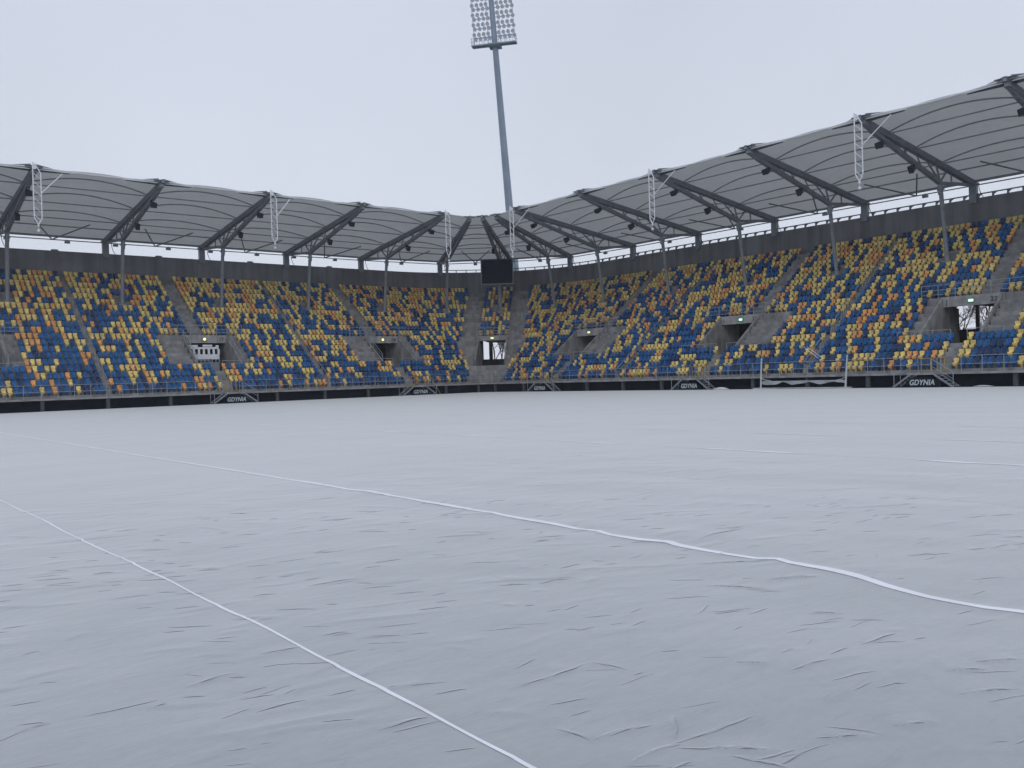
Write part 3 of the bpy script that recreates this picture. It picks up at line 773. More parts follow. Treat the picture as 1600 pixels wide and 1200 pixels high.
# handrails up the narrow stair aisles
for seg, arr in (('R', NAR_R), ('L', NAR_L)):
    for j, a in enumerate(arr):
        if (seg == 'L' and j == 0) or (seg == 'R' and j == 0): continue
        lab = {('L', 1): 'blue grey handrail climbing the narrow aisle away from the corner beside the white barriers exit', ('L', 2): 'handrail climbing the narrow aisle between the two yellow-lit exits',
               ('R', 1): 'handrail climbing the narrow aisle behind the goal', ('R', 2): 'handrail climbing the narrow aisle nearest the corner on the long stand'}[(seg, j)]
        t = empty('aisle_handrail', lab, 'handrail', 'handrails in the narrow aisles')
        for i0, i1 in ((0, 4), (5, 9), (10, 15)):
            A = [P(seg, a, riser(i)+.3, tread(i)) for i in range(i0, i1+1)]
            for p in A[::2]:
                b = MB(); b.tube(p, p+Vector((0, 0, .95)), .022, n=6); b.build('post', M['galv'], t)
            b = MB(); b.path([p+Vector((0, 0, .95)) for p in A], .026); b.build('rail', M['galv'], t)
            b = MB(); b.path([p+Vector((0, 0, .5)) for p in A], .018); b.build('rail', M['galv'], t)

# ------------------------------------------------------------------ stairs down to the pitch, with sign, and yellow gates
def pitch_stairs(seg, a, nm_):
    s_ = -1 if seg == 'R' else 1                 # direction of the viewer's right along the stand
    T = lambda x, o, z: P(seg, a+s_*x, o, z)     # x: to the right as seen from the pitch
    ou, tt = frame(seg, a)
    t = empty('pitch_stairs', 'stairs with black town sign below '+nm_, 'stairs', 'stairs from the stands to the pitch')
    b = MB(); b.hexa([T(-.9, -1.15, .93), T(-.9, .02, .93), T(.9, .02, .93), T(.9, -1.15, .93), T(-.9, -1.15, 1.08), T(-.9, .02, 1.08), T(.9, .02, 1.08), T(.9, -1.15, 1.08)])
    b.build('landing', M['concrete_light'], t)
    for s in (-1, 1):
        b = MB()
        for k in range(5):
            x = s*(.9+.28*k); z = 1.0-.18*(k+1)
            b.box(T(x+s*.14, -.6, z), tt*.15, ou*.5, (0, 0, .02))
        b.build('steps', M['steel'], t)
        for o_ in (-1.13, -.08):
            b = MB(); b.beam(T(s*.86, o_, .98), T(s*2.20, o_, .04), .05, .13); b.build('stringer', M['steel'], t)
    for s in (-1, 1):
        b = MB(); top = 2.10 if s > 0 else 1.25
        if s > 0:
            b.path([T(.72, -1.1, 1.08), T(.72, -1.1, 2.08), T(2.25, -1.1, 1.10), T(2.25, -1.1, .02)], .026)
            b.tube(T(.72, -1.1, 1.55), T(2.25, -1.1, .60), .02)
        else:
            b.path([T(-2.15, -1.1, .02), T(-2.15, -1.1, 1.0), T(-2.35, -1.0, 1.22)], .026)
            b.path([T(-2.15, -.1, .02), T(-2.15, -.1, 1.0), T(-.8, -.1, 1.9)], .022)
        b.build('handrail', M['galv'], t)
    b = MB()
    pts = [(-1.25, .02), (1.25, .02), (1.18, .40), (.72, .78), (-.72, .78), (-1.18, .40)]
    f0 = [T(x, -1.20, z) for x, z in pts]; f1 = [T(x, -1.16, z) for x, z in pts]
    b.face(f0); b.face(list(reversed(f1)))
    for k in range(6): b.face([f0[k], f1[k], f1[(k+1) % 6], f0[(k+1) % 6]])
    sg = b.build('sign', M['board'], t)
    q = T(0, -1.215, .36)
    lt = txt('GDYNIA', .56, q, tt*s_, (0, 0, 1), M['sign_letter'], sg, ext=.006, shear=.25, bold=.012, width=.86)
    # gates: two yellow loops on the walkway
    for s, o_ in ((-1, .1), (1, .55)):
        g = empty('gate', 'yellow gate %s the stairs below %s' % ('across' if s < 0 else 'folded open at', nm_), 'gate', 'yellow gates at the stair heads')
        b = MB()
        if s < 0: A = [T(-.62, .1, 1.2), T(-.62, .1, 2.15), T(.10, .1, 2.15), T(.10, .1, 1.2)]
        else: A = [T(.55, .15, 1.2), T(.55, .15, 2.15), T(.80, .8, 2.15), T(.80, .8, 1.2)]
        b.path(A+[A[0]], .032); b.build('loop', M['gate_yellow'], g)
        b = MB(); b.tube((A[0]+A[1])/2, (A[2]+A[3])/2, .026); b.build('rail', M['gate_yellow'], g)
for a, nm_ in ((31.1, 'the exit with bare trees'), (52.9, 'the exit beside the goal'), (74.0, 'the long-stand exit nearest the corner')): pitch_stairs('R', a, nm_)
for a, nm_ in ((33.85, 'the exit with white barriers'), (55.4, 'the yellow-lit dark exit')): pitch_stairs('L', a, nm_)

# ------------------------------------------------------------------ roof
roof = empty('stadium_roof', 'pale fabric canopy on dark steel trusses over the seating bowl', 'roof')
ZT, OT = 21.1, -.44; ZC, OC_ = 17.51, 12.49; ZP, OP = 18.46, 19.12
TR = []   # tip, column top, column base, post top  (ordered from the long stand round the corner)
for k in range(-3, 5):
    a = 35.57+10.6086*k
    TR.append((P('R', a, OT, ZT), P('R', a, OC_, ZC), P('R', a, CO, 10.6), P('R', a, OP, ZP), k in (0, 2, 4, -2)))
def Cc(r_, deg, z): t = math.radians(deg); return Vector((CX+r_*math.cos(t), CY+r_*math.sin(t), z))
TR.append((Vector((65.4, 81.75, 20.95)), Vector((77.8, 86.6, ZC)), Cc(14.54, 10.5, 10.6), Vector((84.3, 89.2, ZP)), False))
TR.append((Vector((64.75, 83.55, 21.0)), Vector((74.7, 92.9, ZC)), Vector((75.2, 93.6, 10.6)), Vector((79.9, 96.8, ZP+.1)), False))
TR.append((Vector((63.7, 84.72, 21.0)), Vector((68.9, 97.0, ZC)), Cc(14.54, 72, 10.6), Vector((71.9, 103.0, ZP)), False))
for k in range(0, 7):
    a = 59.89-10.7585*k
    TR.append((P('L', a, OT, ZT), P('L', a, OC_, ZC), P('L', a, CO, 10.6), P('L', a, OP, ZP), k in (0, 2, 4, 6)))
UP = Vector((0, 0, 1))
def chord(T, w_): return T[0].lerp(T[3], w_)
for T in TR:
    tip, ct, cb, po, hang = T
    ax = (po-tip); ax.z = 0; ax.normalize()
    wc = ((ct-tip).dot(ax))/((po-tip).dot(ax))
    b = MB()
    b.beam(tip-UP*.22, po-UP*.22, .42, .50)                      # upper box chord
    side = ax.cross(UP)
    lo0 = chord(T, .07)-UP*.55
    b.beam(lo0, ct, .34, .36)                                    # lower chord down to the column head
    b.beam(ct, po-UP*.35, .24, .26)
    b.beam(tip-UP*.3-ax*.1, lo0, .3, .3)
    for w_ in (.50, .58):
        pass
    for wa, wb in ((wc-.14, 0), (wc-.035, 0), (wc+.07, 0)):
        b.tube(ct+UP*.05, chord(T, wa)-UP*.35, .085, n=6)
    b.tube(ct.lerp(po, .33)-UP*.1, chord(T, wc+.11)-UP*.4, .07, n=6)
    for f in (.30, .52, .72):                                    # webs between the chords
        p = lo0.lerp(ct, f); q = chord(T, .07+(wc-.07)*(f-.10))-UP*.3; b.tube(p, q, .06, n=6)
    b.build('truss', M['steel_dark'], roof)
    b = MB(); b.tube(cb-UP*.3, ct-UP*.05, .185, n=12)
    b.tube(ct-UP*1.0+(cb-ct).normalized()*0, ct-UP*.0, .20, .22, n=12)
    b.box(cb+UP*.02, side*.4, ax*.35, UP*.14)
    b.box(ct+(cb-ct).normalized()*.55, side*.30, ax*.08, UP*.09); b.build('column', M['column'], roof)
    b = MB(); b.box(Vector((po.x, po.y, (po.z+ZW-.3)/2-.15)), side*.33, ax*.22, UP*((po.z-ZW+.3)/2))
    b.box(po+UP*-.30, side*.42, ax*.30, UP*.10); b.build('rear_post', M['steel'], roof)
    b = MB(); pb = Vector((po.x, po.y, 0))-ax*.25                # drooping cable down the post
    b.path([pb+side*.55+UP*(po.z-.3), pb+side*.62+UP*(po.z-.9), pb+side*.78+UP*(po.z-1.4), pb+side*.95+UP*(po.z-1.62)], .035, n=5)
    b.build('cable', M['black'], roof)
    b = MB(); b.box(tip-ax*.18+UP*.02, ax*.22, side*.12, UP*.16); b.box(tip-ax*.05+UP*.10, ax*.35, side*.7, UP*.02); b.build('tip_plate', M['steel'], roof)
for k, T in enumerate(TR):      # upturned membrane corners beside each truss tip
    tip, po = T[0], T[3]; ax = (po-tip); ax.z = 0; ax.normalize()
    for nb in (k-1, k+1):
        if not 0 <= nb < len(TR): continue
        tv = TR[nb][0]-tip; L_ = tv.length
        if L_ < 4: continue
        tv.normalize(); b = MB(); p0 = tip+tv*.22+ax*.1; p1 = tip+tv*3.0+ax*.75-UP*.02
        for e_ in (0, .05):
            pass
        b.hexa([p0-UP*.12, p1-UP*.05, p1+ax*.06-UP*.05, p0+ax*.9-UP*.12, p0+UP*.34, p1+UP*.02, p1+ax*.06+UP*.02, p0+ax*.9+UP*.22])
        b.build('corner_flap', M['flap'], roof)
        b = MB(); b.tube(tip+tv*.3-UP*.12+ax*.02, tip+tv*3.3+ax*.62+UP*.0, .05, n=6); b.build('edge_tube', M['membrane_edge'], roof)
HV = [(.17, .62), (.42, 1.0), (.66, 1.0)]
def rise(w_):
    return 1.05*math.sin(min(1, max(0, w_))**.62*math.pi)**.75 if 0 < w_ < 1 else 0
RC = random.Random(3)
for k in range(len(TR)-1):
    A, B_ = TR[k], TR[k+1]
    bay = (A[0]-B_[0]).length; rear = (A[3]-B_[3]).length
    n1, n2 = 18, 22
    def S(w_, u):
        wo_ = w_
        p = chord(A, w_).lerp(chord(B_, w_), u)
        ln = (chord(A, w_)-chord(B_, w_)).length
        pr = 4*u*(1-u)
        p = p + UP*(.06 + rise(w_)*pr*min(1, ln/10.5)*.95)
        if w_ < .25:                                             # the free edge curves in between the truss tips
            ax = ((A[3]-A[0])+(B_[3]-B_[0])); ax.z = 0; ax.normalize()
            p = p + ax*(.75*min(1, ln/10.5)*pr*(1-w_/.25))
        return p
    b = MB(); g = []
    for i in range(n1+1):
        for j in range(n2+1): b.v.append(tuple(S(i/n1, j/n2)))
    for i in range(n1):
        for j in range(n2):
            q = i*(n2+1)+j; b.f.append((q, q+1, q+n2+2, q+n2+1)); b.mi.append(0)
    mp = b.build('membrane_panel', M['membrane'], roof, smooth=True)
    b = MB(); b.path([S(0, .01+.98*j/16)+UP*.02 for j in range(17)], .075, n=6); b.build('edge_belt', M['membrane_edge'], mp)
    if bay > 4 or rear > 4:
        for w_ in (.20, .43, .67):
            ln = (chord(A, w_)-chord(B_, w_)).length
            if ln < 3: continue
            b = MB(); b.path([S(w_, j/12)-UP*.10 for j in range(13)], .06, n=6); b.build('hoop', M['hoop'], roof)
            b = MB(); b.tube(chord(A, w_)-UP*.12, chord(B_, w_)-UP*.12, .055, n=6); b.build('purlin', M['hoop'], roof)
        for w_ in (.80,):
            b = MB(); b.tube(chord(A, w_)-UP*.12, chord(B_, w_)-UP*.12, .065, n=6); b.build('purlin', M['hoop'], roof)
    # rear gutter beam and edge tube, with the V braces down to mid bay
    b = MB(); b.beam(A[3]-UP*.05, B_[3]-UP*.05, .22, .20); b.build('edge_beam', M['steel'], roof)
    b = MB(); b.tube(A[3]-UP*.42, B_[3]-UP*.42, .055, n=6); b.build('edge_beam', M['steel_dark'], roof)
    mid = A[3].lerp(B_[3], .5)-UP*.42
    b = MB(); b.tube(chord(A, .74).lerp(chord(B_, .74), .26)-UP*.1, mid, .07, n=6); b.tube(chord(A, .74).lerp(chord(B_, .74), .74)-UP*.1, mid, .07, n=6)
    b.build('brace', M['steel_dark'], roof)

# loudspeakers, floodlights and the white lattice frames hung from the canopy
def where(k):
    t_ = TR[k]
    if k <= 7: return 'truss %s from the corner on the long stand' % ordw(8-k)
    if k == 8: return 'the corner truss facing the long stand'
    if k == 9: return 'the middle corner truss'
    if k == 10: return 'the corner truss facing the short stand'
    return 'truss %s from the corner on the short stand' % ordw(k-10)
for k, T in enumerate(TR):
    if k in (0, 1, len(TR)-1) or k == 10: continue
    tip, ct, cb, po, hang = T
    ax = (po-tip); ax.z = 0; ax.normalize(); side = ax.cross(UP)
    rt = -side if k <= 8 else side
    for f, sz, dn, nm_ in ((.21, .34, .50, 'upper'), (.61, .32, .55, 'lower')):
        if k == 9 and nm_ == 'upper': continue
        p = (tip-UP*.5).lerp(ct, f)-UP*dn
        sp = empty('loudspeaker', 'black loudspeaker, the %s one on %s' % (nm_, where(k)), 'loudspeaker', 'loudspeakers under the canopy')
        b = MB(); F = -ax*math.cos(.5)-UP*math.sin(.5); U = side.cross(F)
        hw, hh = (sz*.85, sz*.72) if nm_ == 'upper' else (sz*.62, sz*1.0)
        c0 = p
        fr_ = [c0+F*.35-side*hw-U*hh, c0+F*.35+side*hw-U*hh, c0+F*.35+side*hw+U*hh, c0+F*.35-side*hw+U*hh]
        bk_ = [c0-F*.35-side*hw*.55-U*hh*.7, c0-F*.35+side*hw*.55-U*hh*.7, c0-F*.35+side*hw*.55+U*hh*.7, c0-F*.35-side*hw*.55+U*hh*.7]
        b.hexa(fr_+bk_); b.build('cabinet', M['black'], sp)
        b = MB(); b.tube(c0+UP*hh*.6, c0+UP*(hh+.35), .05, n=5); b.build('bracket', M['steel_dark'], sp)
for k in range(2, len(TR)-2):
    A, B_ = TR[k], TR[k+1]
    if (A[3]-B_[3]).length < 5: continue
    for f in ((.42,) if k < 8 else (.5, ) if k < 11 else (.36, .90)):
        p = A[3].lerp(B_[3], f)-UP*.62
        tt = (B_[3]-A[3]).normalized(); nrm = tt.cross(UP)
        fl = empty('floodlight', 'small floodlight %s %s' % ('mid bay beside' if f < .7 else 'well past', where(k)), 'floodlight', 'small floodlights along the rear edge beam')
        b = MB(); b.box(p, tt*.26, nrm*.12, UP*.12); b.build('housing', M['steel_dark'], fl)
        b = MB(); b.tube(p+UP*.1, p+UP*.3, .03, n=5); b.build('bracket', M['steel_dark'], fl)
for k, T in enumerate(TR):
    tip, ct, cb, po, hang = T
    if not (hang or k == 8) or k in (0,): continue
    if k == 7: continue
for k in (1, 3, 5, 7, 11, 13, 15):
    T = TR[k]; tip, ct, cb, po, hang = T
    ax = (po-tip); ax.z = 0; ax.normalize()
    s_ = Vector((0, -1, 0)) if k < 8 else Vector((1, 0, 0))      # along the stand, to the viewer's right
    q = tip - ax*.75 - s_*.25 + UP*.1
    fr_ = empty('lattice_frame', 'white lattice frame hanging from %s' % where(k), 'lattice frame', 'white lattice frames hung at the canopy edge')
    wd = .60
    L = [q, q-UP*.6, q-UP*4.6, q+s_*wd*.5-UP*5.15]
    Rr = [q+s_*wd*.35, q+s_*wd-UP*.7, q+s_*wd-UP*4.6, q+s_*wd*.5-UP*5.15]
    for A_ in (L, Rr):
        b = MB(); b.path(A_, .05, n=6); b.build('upright', M['white_metal'], fr_)
    b = MB()
    for j in range(6):
        b.tube(q-UP*(.7+j*.72), q+s_*wd-UP*(1.25+j*.72-.0), .028, n=5)
    b.build('lacing', M['white_metal'], fr_)
    b = MB(); b.face([q-s_*.05+UP*.25, q+s_*.25+UP*.05, q+s_*.3-UP*.35, q-s_*.0-UP*.4]); b.beam(q, tip-UP*.1, .10, .16); b.build('mounting_plate', M['white_metal'], fr_)
    b = MB(); c_ = q+s_*wd*.5-UP*5.25; b.ball(c_, .10); b.tube(c_, c_-UP*.3, .02, n=5); b.ball(c_-UP*.42, .14); b.build('end_ball', M['white_metal'], fr_)
    if k not in (11,):
        b = MB(); b.beam(q+s_*wd-UP*2.4, q+s_*(wd+1.9)-UP*.35+ax*.9, .10, .06); b.build('strut', M['white_metal'], fr_)

# rail with curved brackets on top of the wall (long stand and corner)
pr_ = empty('parapet_rail', 'dark bracketed rail along the top of the back wall', 'parapet rail')
b = MB(); sweep(b, OW-.10, OW+.16, ZW+.30, ZW+.38, [('R', R0, CY), ('C', 0, 68)]); b.build('rail', M['steel_dark'], pr_)
a = 16.0
while a < CY:
    b = MB(); tt = Vector((0, 1, 0))
    prof = [(-.34, .30), (.10, .30), (.10, 0), (-.02, 0), (-.06, .12), (-.16, .21)]
    f0 = [P('R', a+x, OW-.06, ZW+z) for x, z in prof]; f1 = [P('R', a+x, OW+.10, ZW+z) for x, z in prof]
    b.face(f0); b.face(list(reversed(f1)))
    for q in range(6): b.face([f0[q], f1[q], f1[(q+1) % 6], f0[(q+1) % 6]])
    b.build('bracket', M['steel_dark'], pr_); a += 1.275
for q in range(0, 17):
    a = 2+q*4.05; b = MB(); ou, tt = frame('C', a); b.box(P('C', a, OW+.05, ZW+.15), ou*.05, tt*.05, UP*.16); b.build('bracket', M['steel_dark'], pr_)
for a in (22.5, 33.4, 44.4, 55.2):
    bxo = empty('junction_box', 'small box on the wall top, %s' % {22.5: 'farthest from the corner', 33.4: 'above the white barriers exit', 44.4: 'above the second narrow aisle', 55.2: 'above the yellow-lit dark exit'}[a], 'junction box', 'boxes on the wall top')
    b = MB(); b.box(P('L', a, OW+.12, ZW+.07), (.35, 0, 0), (0, .12, 0), (0, 0, .07)); b.build('box_body', M['steel_dark'], bxo)
    b = MB(); b.box(P('L', a, OW+.12, ZW+.15), (.2, 0, 0), (0, .08, 0), (0, 0, .015)); b.build('box_lid', M['steel'], bxo)

# ------------------------------------------------------------------ video screen on its pole
scr = empty('video_screen', 'black switched-off video screen on a pole in the corner of the stands', 'screen')
n_ = Vector((-math.sin(YAW-.03), -math.cos(YAW-.03), 0)); x_ = Vector((-n_.y, n_.x, 0))
n2 = (n_-UP*.06).normalized(); y_ = n2.cross(x_)*-1
if y_.z < 0: y_ = -y_
sc_ = Vector((73.55, 92.1, 15.88))
b = MB(); b.box(sc_-n2*.28, x_*2.10, y_*1.60, n2*.26); b.build('cabinet', M['black'], scr)
b = MB(); b.box(sc_+n2*.0, x_*2.02, y_*1.52, n2*.02); b.build('panel', M['screen'], scr)
b = MB()
for s in (-1, 1): b.box(sc_+x_*s*2.12-n2*.1, x_*.05, y_*1.72, n2*.12)
b.box(sc_+y_*-1.66-n2*.1, x_*2.1, y_*.05, n2*.12); b.build('frame', M['steel'], scr)
b = MB(); b.tube(Vector((75.1, 93.4, 10.3)), Vector((74.2, 92.7, 15.5)), .22, n=12); b.build('pole', M['column'], scr)

# ------------------------------------------------------------------ floodlight mast
ms = empty('floodlight_mast', 'tall grey floodlight mast rising behind the corner of the stands', 'floodlight mast')
DM = 142.0
def onray(u, v, dist):
    q = d*1375.3 + r1*(u-800) + u1*(600-v); return camp + q*(dist/math.hypot(q.x, q.y))
mb_, mt_ = onray(796.3, 330, DM), onray(767.3, 0, DM)
ml = (mt_-mb_)/(mt_.z-mb_.z)
def mast(z): return mb_+ml*(z-mb_.z)
b = MB(); zs = [0, 28, 50, 72]; rs = [.80, .62, .49, .36]
for q in range(3): b.tube(mast(zs[q]), mast(zs[q+1]), rs[q], rs[q+1], n=16, cap=False)
b.build('pole', M['mast'], ms, smooth=True)
mx = ml.cross(Vector((-math.sin(YAW), -math.cos(YAW), 0))).normalized()
if mx.dot(r1) < 0: mx = -mx
mzv = ml.normalized(); mn = Vector((-math.sin(YAW), -math.cos(YAW), 0)); mx = Vector((math.cos(YAW), -math.sin(YAW), 0))*.985+Vector((math.sin(YAW), math.cos(YAW), 0))*-.22
mx.normalize(); mn = mx.cross(mzv)
if mn.dot(mn*0+Vector((-1, -1, 0))) < 0: mn = -mn
zpl = onray(772, 72, DM).z
b = MB(); c_ = mast(zpl); b.box(c_+mn*.6, mx*3.65, mn*.62, mzv*.10); b.box(c_, mx*.95, mn*.9, mzv*.28); b.build('platform', M['mast'], ms)
b = MB()
for q in range(17):
    p = c_+mx*(-3.6+.45*q); b.tube(p+mn*1.2, p+mn*1.2+mzv*1.15, .028, n=4)
    if q % 4 == 0: b.tube(p, p+mzv*1.15, .028, n=4)
for hh in (.6, 1.15):
    b.tube(c_-mx*3.6+mn*1.2+mzv*hh, c_+mx*3.6+mn*1.2+mzv*hh, .03, n=4)
    for s in (-1, 1): b.tube(c_+s*mx*3.6+mn*1.2+mzv*hh, c_+s*mx*3.6+mzv*hh, .03, n=4)
b.build('railing', M['mast'], ms)
b = MB(); lo_, hi_ = mast(6)+mn*.95, mast(zpl)+mn*.72
for s_ in (-.2, .2): b.tube(lo_+mx*s_, hi_+mx*s_, .025, n=4)
for q in range(120):
    p = lo_.lerp(hi_, q/119); b.tube(p-mx*.2, p+mx*.2, .015, n=3)
b.build('ladder', M['mast'], ms)
b = MB()
for q in range(7): b.beam(c_-mx*3.3+mzv*(1.5+q*1.55), c_+mx*3.3+mzv*(1.5+q*1.55), .09, .07)
for x in (-3.35, -1.0, 1.0, 3.35): b.beam(c_+mx*x+mzv*.2, c_+mx*x+mzv*10.9, .07, .07, up=mn)
b.build('lamp_frame', M['mast'], ms)
def lamp_mesh():
    b = MB(); n = 12
    rings = [(0, .04), (.04, .19), (.16, .27), (.34, .32), (.37, .315)]
    for (y, r_) in rings:
        for j in range(n):
            an = 2*math.pi*j/n; b.v.append((r_*math.cos(an), y-.37, r_*math.sin(an)))
    for i in range(len(rings)-1):
        for j in range(n): b.f.append((i*n+j, i*n+(j+1) % n, (i+1)*n+(j+1) % n, (i+1)*n+j)); b.mi.append(0)
    b.f.append(tuple(range((len(rings)-1)*n, len(rings)*n))); b.mi.append(0)
    b.box((0, -.18, .31), (.08, 0, 0), (0, .10, 0), (0, 0, .05)); b.box((0, -.42, 0), (.11, 0, 0), (0, .10, 0), (0, 0, .15))
    me = bpy.data.meshes.new('lamp'); me.from_pydata(b.v, [], b.f); me.materials.append(M['lamp']); return me
LM = lamp_mesh()
cols_ = [-3.2, -2.42, -1.64, -.90, .84, 1.60, 2.38, 3.16]
for j in range(12):
    for x in cols_:
        o = bpy.data.objects.new('lamp', LM); COL.objects.link(o); o.parent = ms
        tier, sub = divmod(j, 2)
        p = c_ + mzv*(1.35+tier*1.58+sub*.62) + mx*(x+.16*(1-sub)) + mn*(.35 if sub else .15)
        Y = (mn*.93-mzv*.36).normalized(); X = Y.cross(mzv).normalized(); Z = X.cross(Y)
        mm = Matrix((X, Y, Z)).transposed().to_4x4(); mm.translation = p; o.matrix_local = mm

# ------------------------------------------------------------------ goal, lowered, with its net bundled on the bar
gl = empty('goal', 'white football goal without crossbar, net sagging on a low bar', 'goal')
G = lambda a, o, z: P('R', a, o, z)
ga, gb = 45.5, 37.55
for a, lean in ((ga, -.16), (gb, -.22)):
    b = MB(); b.tube(G(a, -.55, 0), G(a+lean, -.55, 2.65), .075, .065, n=10); b.build('post', M['goal_white'], gl)
    b = MB(); b.tube(G(a+lean-.03, -.52, 2.5), G(a+lean*1.35-.03, -.50, 3.45), .028, n=6); b.build('net_pole', M['galv'], gl)
    b = MB(); b.box(G(a+.1, -.55, .05), (.25, 0, 0), (0, .55, 0), (0, 0, .05)); b.build('foot', M['goal_white'], gl)
b = MB(); b.tube(G(ga, -.5, .62), G(gb, -.5, .62), .05, n=8); b.build('low_bar', M['goal_white'], gl)
b = MB(); b.tube(G(ga+.3, -.75, .05), G(gb, -.75, .05), .05, n=8); b.build('ground_bar', M['goal_white'], gl)
b = MB(); n = 60
def sag(f): return .62-.05-.26*abs(math.sin(f*math.pi*3.3+.3))*(1-.35*f)-.03*math.sin(f*37)
for j in range(n):
    f, g_ = j/n, (j+1)/n; a_, c__ = ga+(gb-ga)*f, ga+(gb-ga)*g_
    for dz, oo in ((0, -.56), (.02, -.46)):
        b.face([G(a_, oo, .66), G(c__, oo, .66), G(c__, oo+.06*math.sin(g_*25), sag(g_)+dz), G(a_, oo+.06*math.sin(f*25), sag(f)+dz)])
b.path([G(ga, -.5, .98), G(ga-.35, -.5, .78), G(ga-1.0, -.5, .68)], .05, n=6); b.path([G(gb+.02, -.5, .90), G(gb+.35, -.5, .72), G(gb+.8, -.5, .66)], .04, n=6)
b.build('net', M['net'], gl)

# small things on the track in front of the stand
def mound(name, label, seg, a, o, L_, W_, H_):
    b = MB(); n, m_ = 14, 6; rr = random.Random(int(a*10))
    for i in range(m_+1):
        for j in range(n):
            t = i/m_; an = 2*math.pi*j/n; k_ = (1-t)*(1+.18*rr.uniform(-1, 1))
            b.v.append(tuple(P(seg, a+L_*k_*math.cos(an), o+W_*k_*math.sin(an), H_*(math.sin(t*math.pi/2))**.8+.01)))
    for i in range(m_):
        for j in range(n): b.f.append((i*n+j, i*n+(j+1) % n, (i+1)*n+(j+1) % n, (i+1)*n+j)); b.mi.append(0)
    tag(b.build(name, M['white_sheet'], smooth=True), label, 'sheet bundle', 'crumpled sheets by the stand')
mound('sheet_bundle', 'crumpled white sheet on the ground between the goal and the next stairs', 'R', 49.9, -.35, .85, .3, .20)
mound('sheet_bundle', 'crumpled pale sheet on the ground under the rail past exit 22 stairs', 'R', 27.3, .1, .7, .3, .09)

# white plastic barriers stacked in the passage marked 17
st = empty('barrier_stack', 'white plastic barriers stacked in the passage marked 17', 'barriers')
Fb = lambda x, o, z: P('L', x, o, z)
def slab(bm, x0, x1, z0, z1, o0=8.05, o1=8.2): bm.hexa([Fb(x0, o0, z0), Fb(x0, o1, z0), Fb(x1, o1, z0), Fb(x1, o0, z0), Fb(x0, o0, z1), Fb(x0, o1, z1), Fb(x1, o1, z1), Fb(x1, o0, z1)])
for zb in (0,):
    b = MB(); slab(b, 32.5, 33.55, 5.95, 6.15); slab(b, 34.1, 35.1, 5.98, 6.18); slab(b, 35.5, 35.8, 5.9, 6.12); slab(b, 32.45, 35.8, 5.72, 5.93); b.build('top_board', M['white_metal'], st)
    b = MB()
    for q in range(7): slab(b, 32.5+q*.53, 32.72+q*.53, 5.15, 5.72)
    b.build('upright', M['white_metal'], st)
    b = MB(); slab(b, 32.45, 35.85, 4.62, 5.16); b.build('lower_board', M['white_metal'], st)
    b = MB()
    for q in range(9): slab(b, 32.6+q*.4, 32.72+q*.4, 4.28, 4.62)
    slab(b, 32.45, 35.85, 3.28, 4.3, 8.1, 8.18); b.build('feet', M['steel'], st)

# long poles lying across the rail behind the goal, and a leaning pole by exit 18 stairs
lp = empty('leaning_pole', 'thin pale pole leaning on the front rail by the stairs below exit 18', 'pole')
b = MB(); b.tube(P('L', 57.4, -.1, 2.3), P('L', 58.4, -.8, .02), .03, n=6); b.build('shaft', M['gate_yellow'], lp)
b = MB(); b.ball(P('L', 57.4, -.1, 2.32), .045); b.build('end_cap', M['white_metal'], lp)
rb = empty('spare_handrails', 'two thin steel rods slanting over the seats behind the goal', 'rods')
for q in (0, 1):
    b = MB(); b.tube(P('R', 42.6-.35*q, 1.6, 3.55), P('R', 41.0-.35*q, 1.3, 2.5), .022, n=5); b.build('rod', M['white_metal'], rb)

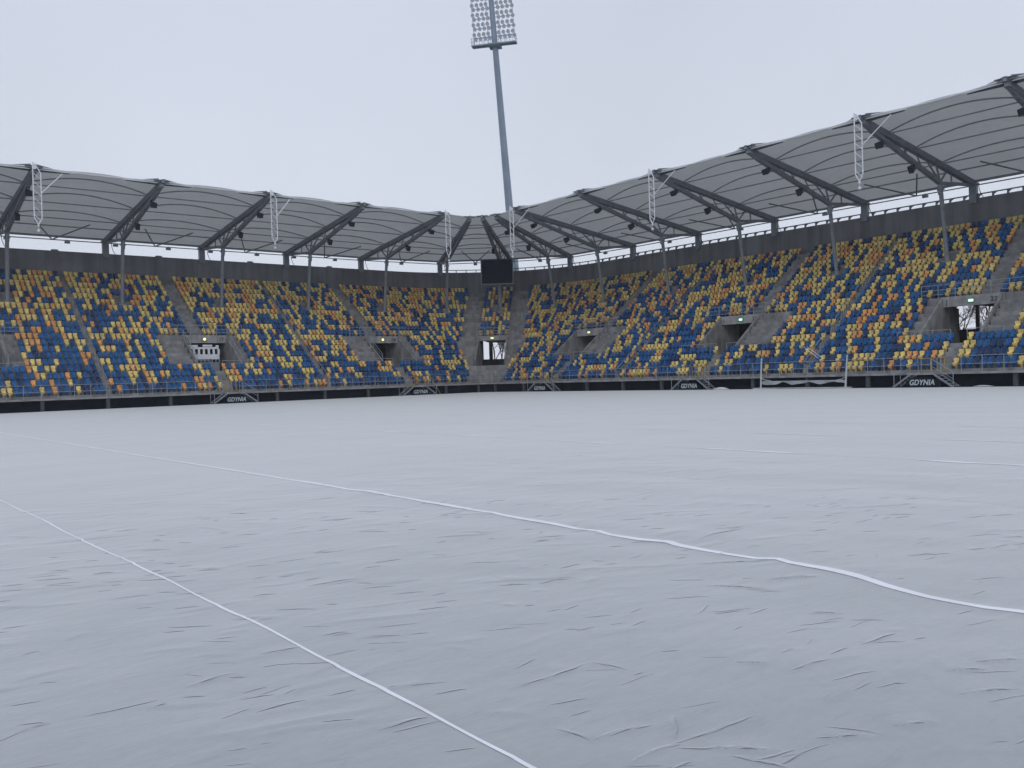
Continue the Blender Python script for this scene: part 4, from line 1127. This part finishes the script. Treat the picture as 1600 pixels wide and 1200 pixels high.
# ------------------------------------------------------------------ bare trees beyond the stands, seen through the passages
def tree(x, y, h, seed, lab):
    rr = random.Random(seed)
    t = empty('bare_tree', lab, 'tree', 'bare trees outside the ground', loc=(0, 0, 0))
    tb_ = MB(); br = MB()
    def grow(p, dr, L_, r_, lev, bm):
        e = p+dr*L_; bm.tube(p, e, r_, r_*.68, n=5 if lev < 3 else 3, cap=False)
        if lev >= 6: return
        for _ in range(3 if lev < 5 else 2):
            nd = (dr+Vector((rr.gauss(0, .5), rr.gauss(0, .5), rr.gauss(.12, .3)))).normalized()
            grow(p.lerp(e, rr.uniform(.45, 1.0)), nd, L_*rr.uniform(.58, .82), r_*.62, lev+1, br)
    p0 = Vector((x, y, -.03)); tb_.tube(p0, p0+UP*h*.22, .20, .15, n=8)
    tb_.build('trunk', M['bark'], t)
    grow(p0+UP*h*.2, Vector((rr.gauss(0, .06), rr.gauss(0, .06), 1)).normalized(), h*.26, .14, 0, br)
    br.build('branches', M['bark'], t)
for u_, dist, h, sd, lab in ((1508, 118, 13, 1, 'bare tree seen through exit 22, nearest the dark jamb'), (1536, 124, 14, 2, 'bare tree seen through exit 22, behind its mullion'),
                        (1556, 130, 12, 3, 'bare tree seen through exit 22, at the side away from the goal'), (1490, 135, 13, 9, 'bare tree outside behind exit 22, towards the goal'), (772, 152, 14, 4, 'bare tree seen through the corner passage, nearer the short stand'),
                        (783, 158, 13, 5, 'bare tree seen through the corner passage, in the middle'), (793, 150, 12, 6, 'bare tree seen through the corner passage, nearer the long stand')):
    q = onray(u_, 520, dist); tree(q.x, q.y, h, sd, lab)
for (ua, ub, dist, zt, lab, sd) in ((1470, 1590, 128, 3.9, 'dark leafless hedge outside behind exit 22', 21), (735, 815, 155, 3.6, 'dark leafless hedge outside behind the corner passage', 22)):
    rr = random.Random(sd); b = MB()
    for q in range(900):
        f = rr.random(); g = onray(ua+(ub-ua)*f, 520, dist+rr.uniform(-1.5, 1.5)); zz = zt*rr.random()**.55*(.85+.15*math.sin(f*30))
        p = Vector((g.x, g.y, zz)); e = p+Vector((rr.gauss(0, .5), rr.gauss(0, .5), rr.gauss(.3, .45)))
        b.tube(p-UP*.3, e, .05, .02, n=3, cap=False)
        if q % 3 == 0:
            b.face([p+Vector((rr.gauss(0, .5), rr.gauss(0, .5), rr.gauss(-.4, .4))) for _ in range(3)])
    tag(b.build('hedge', M['hedge']), lab, 'hedge')
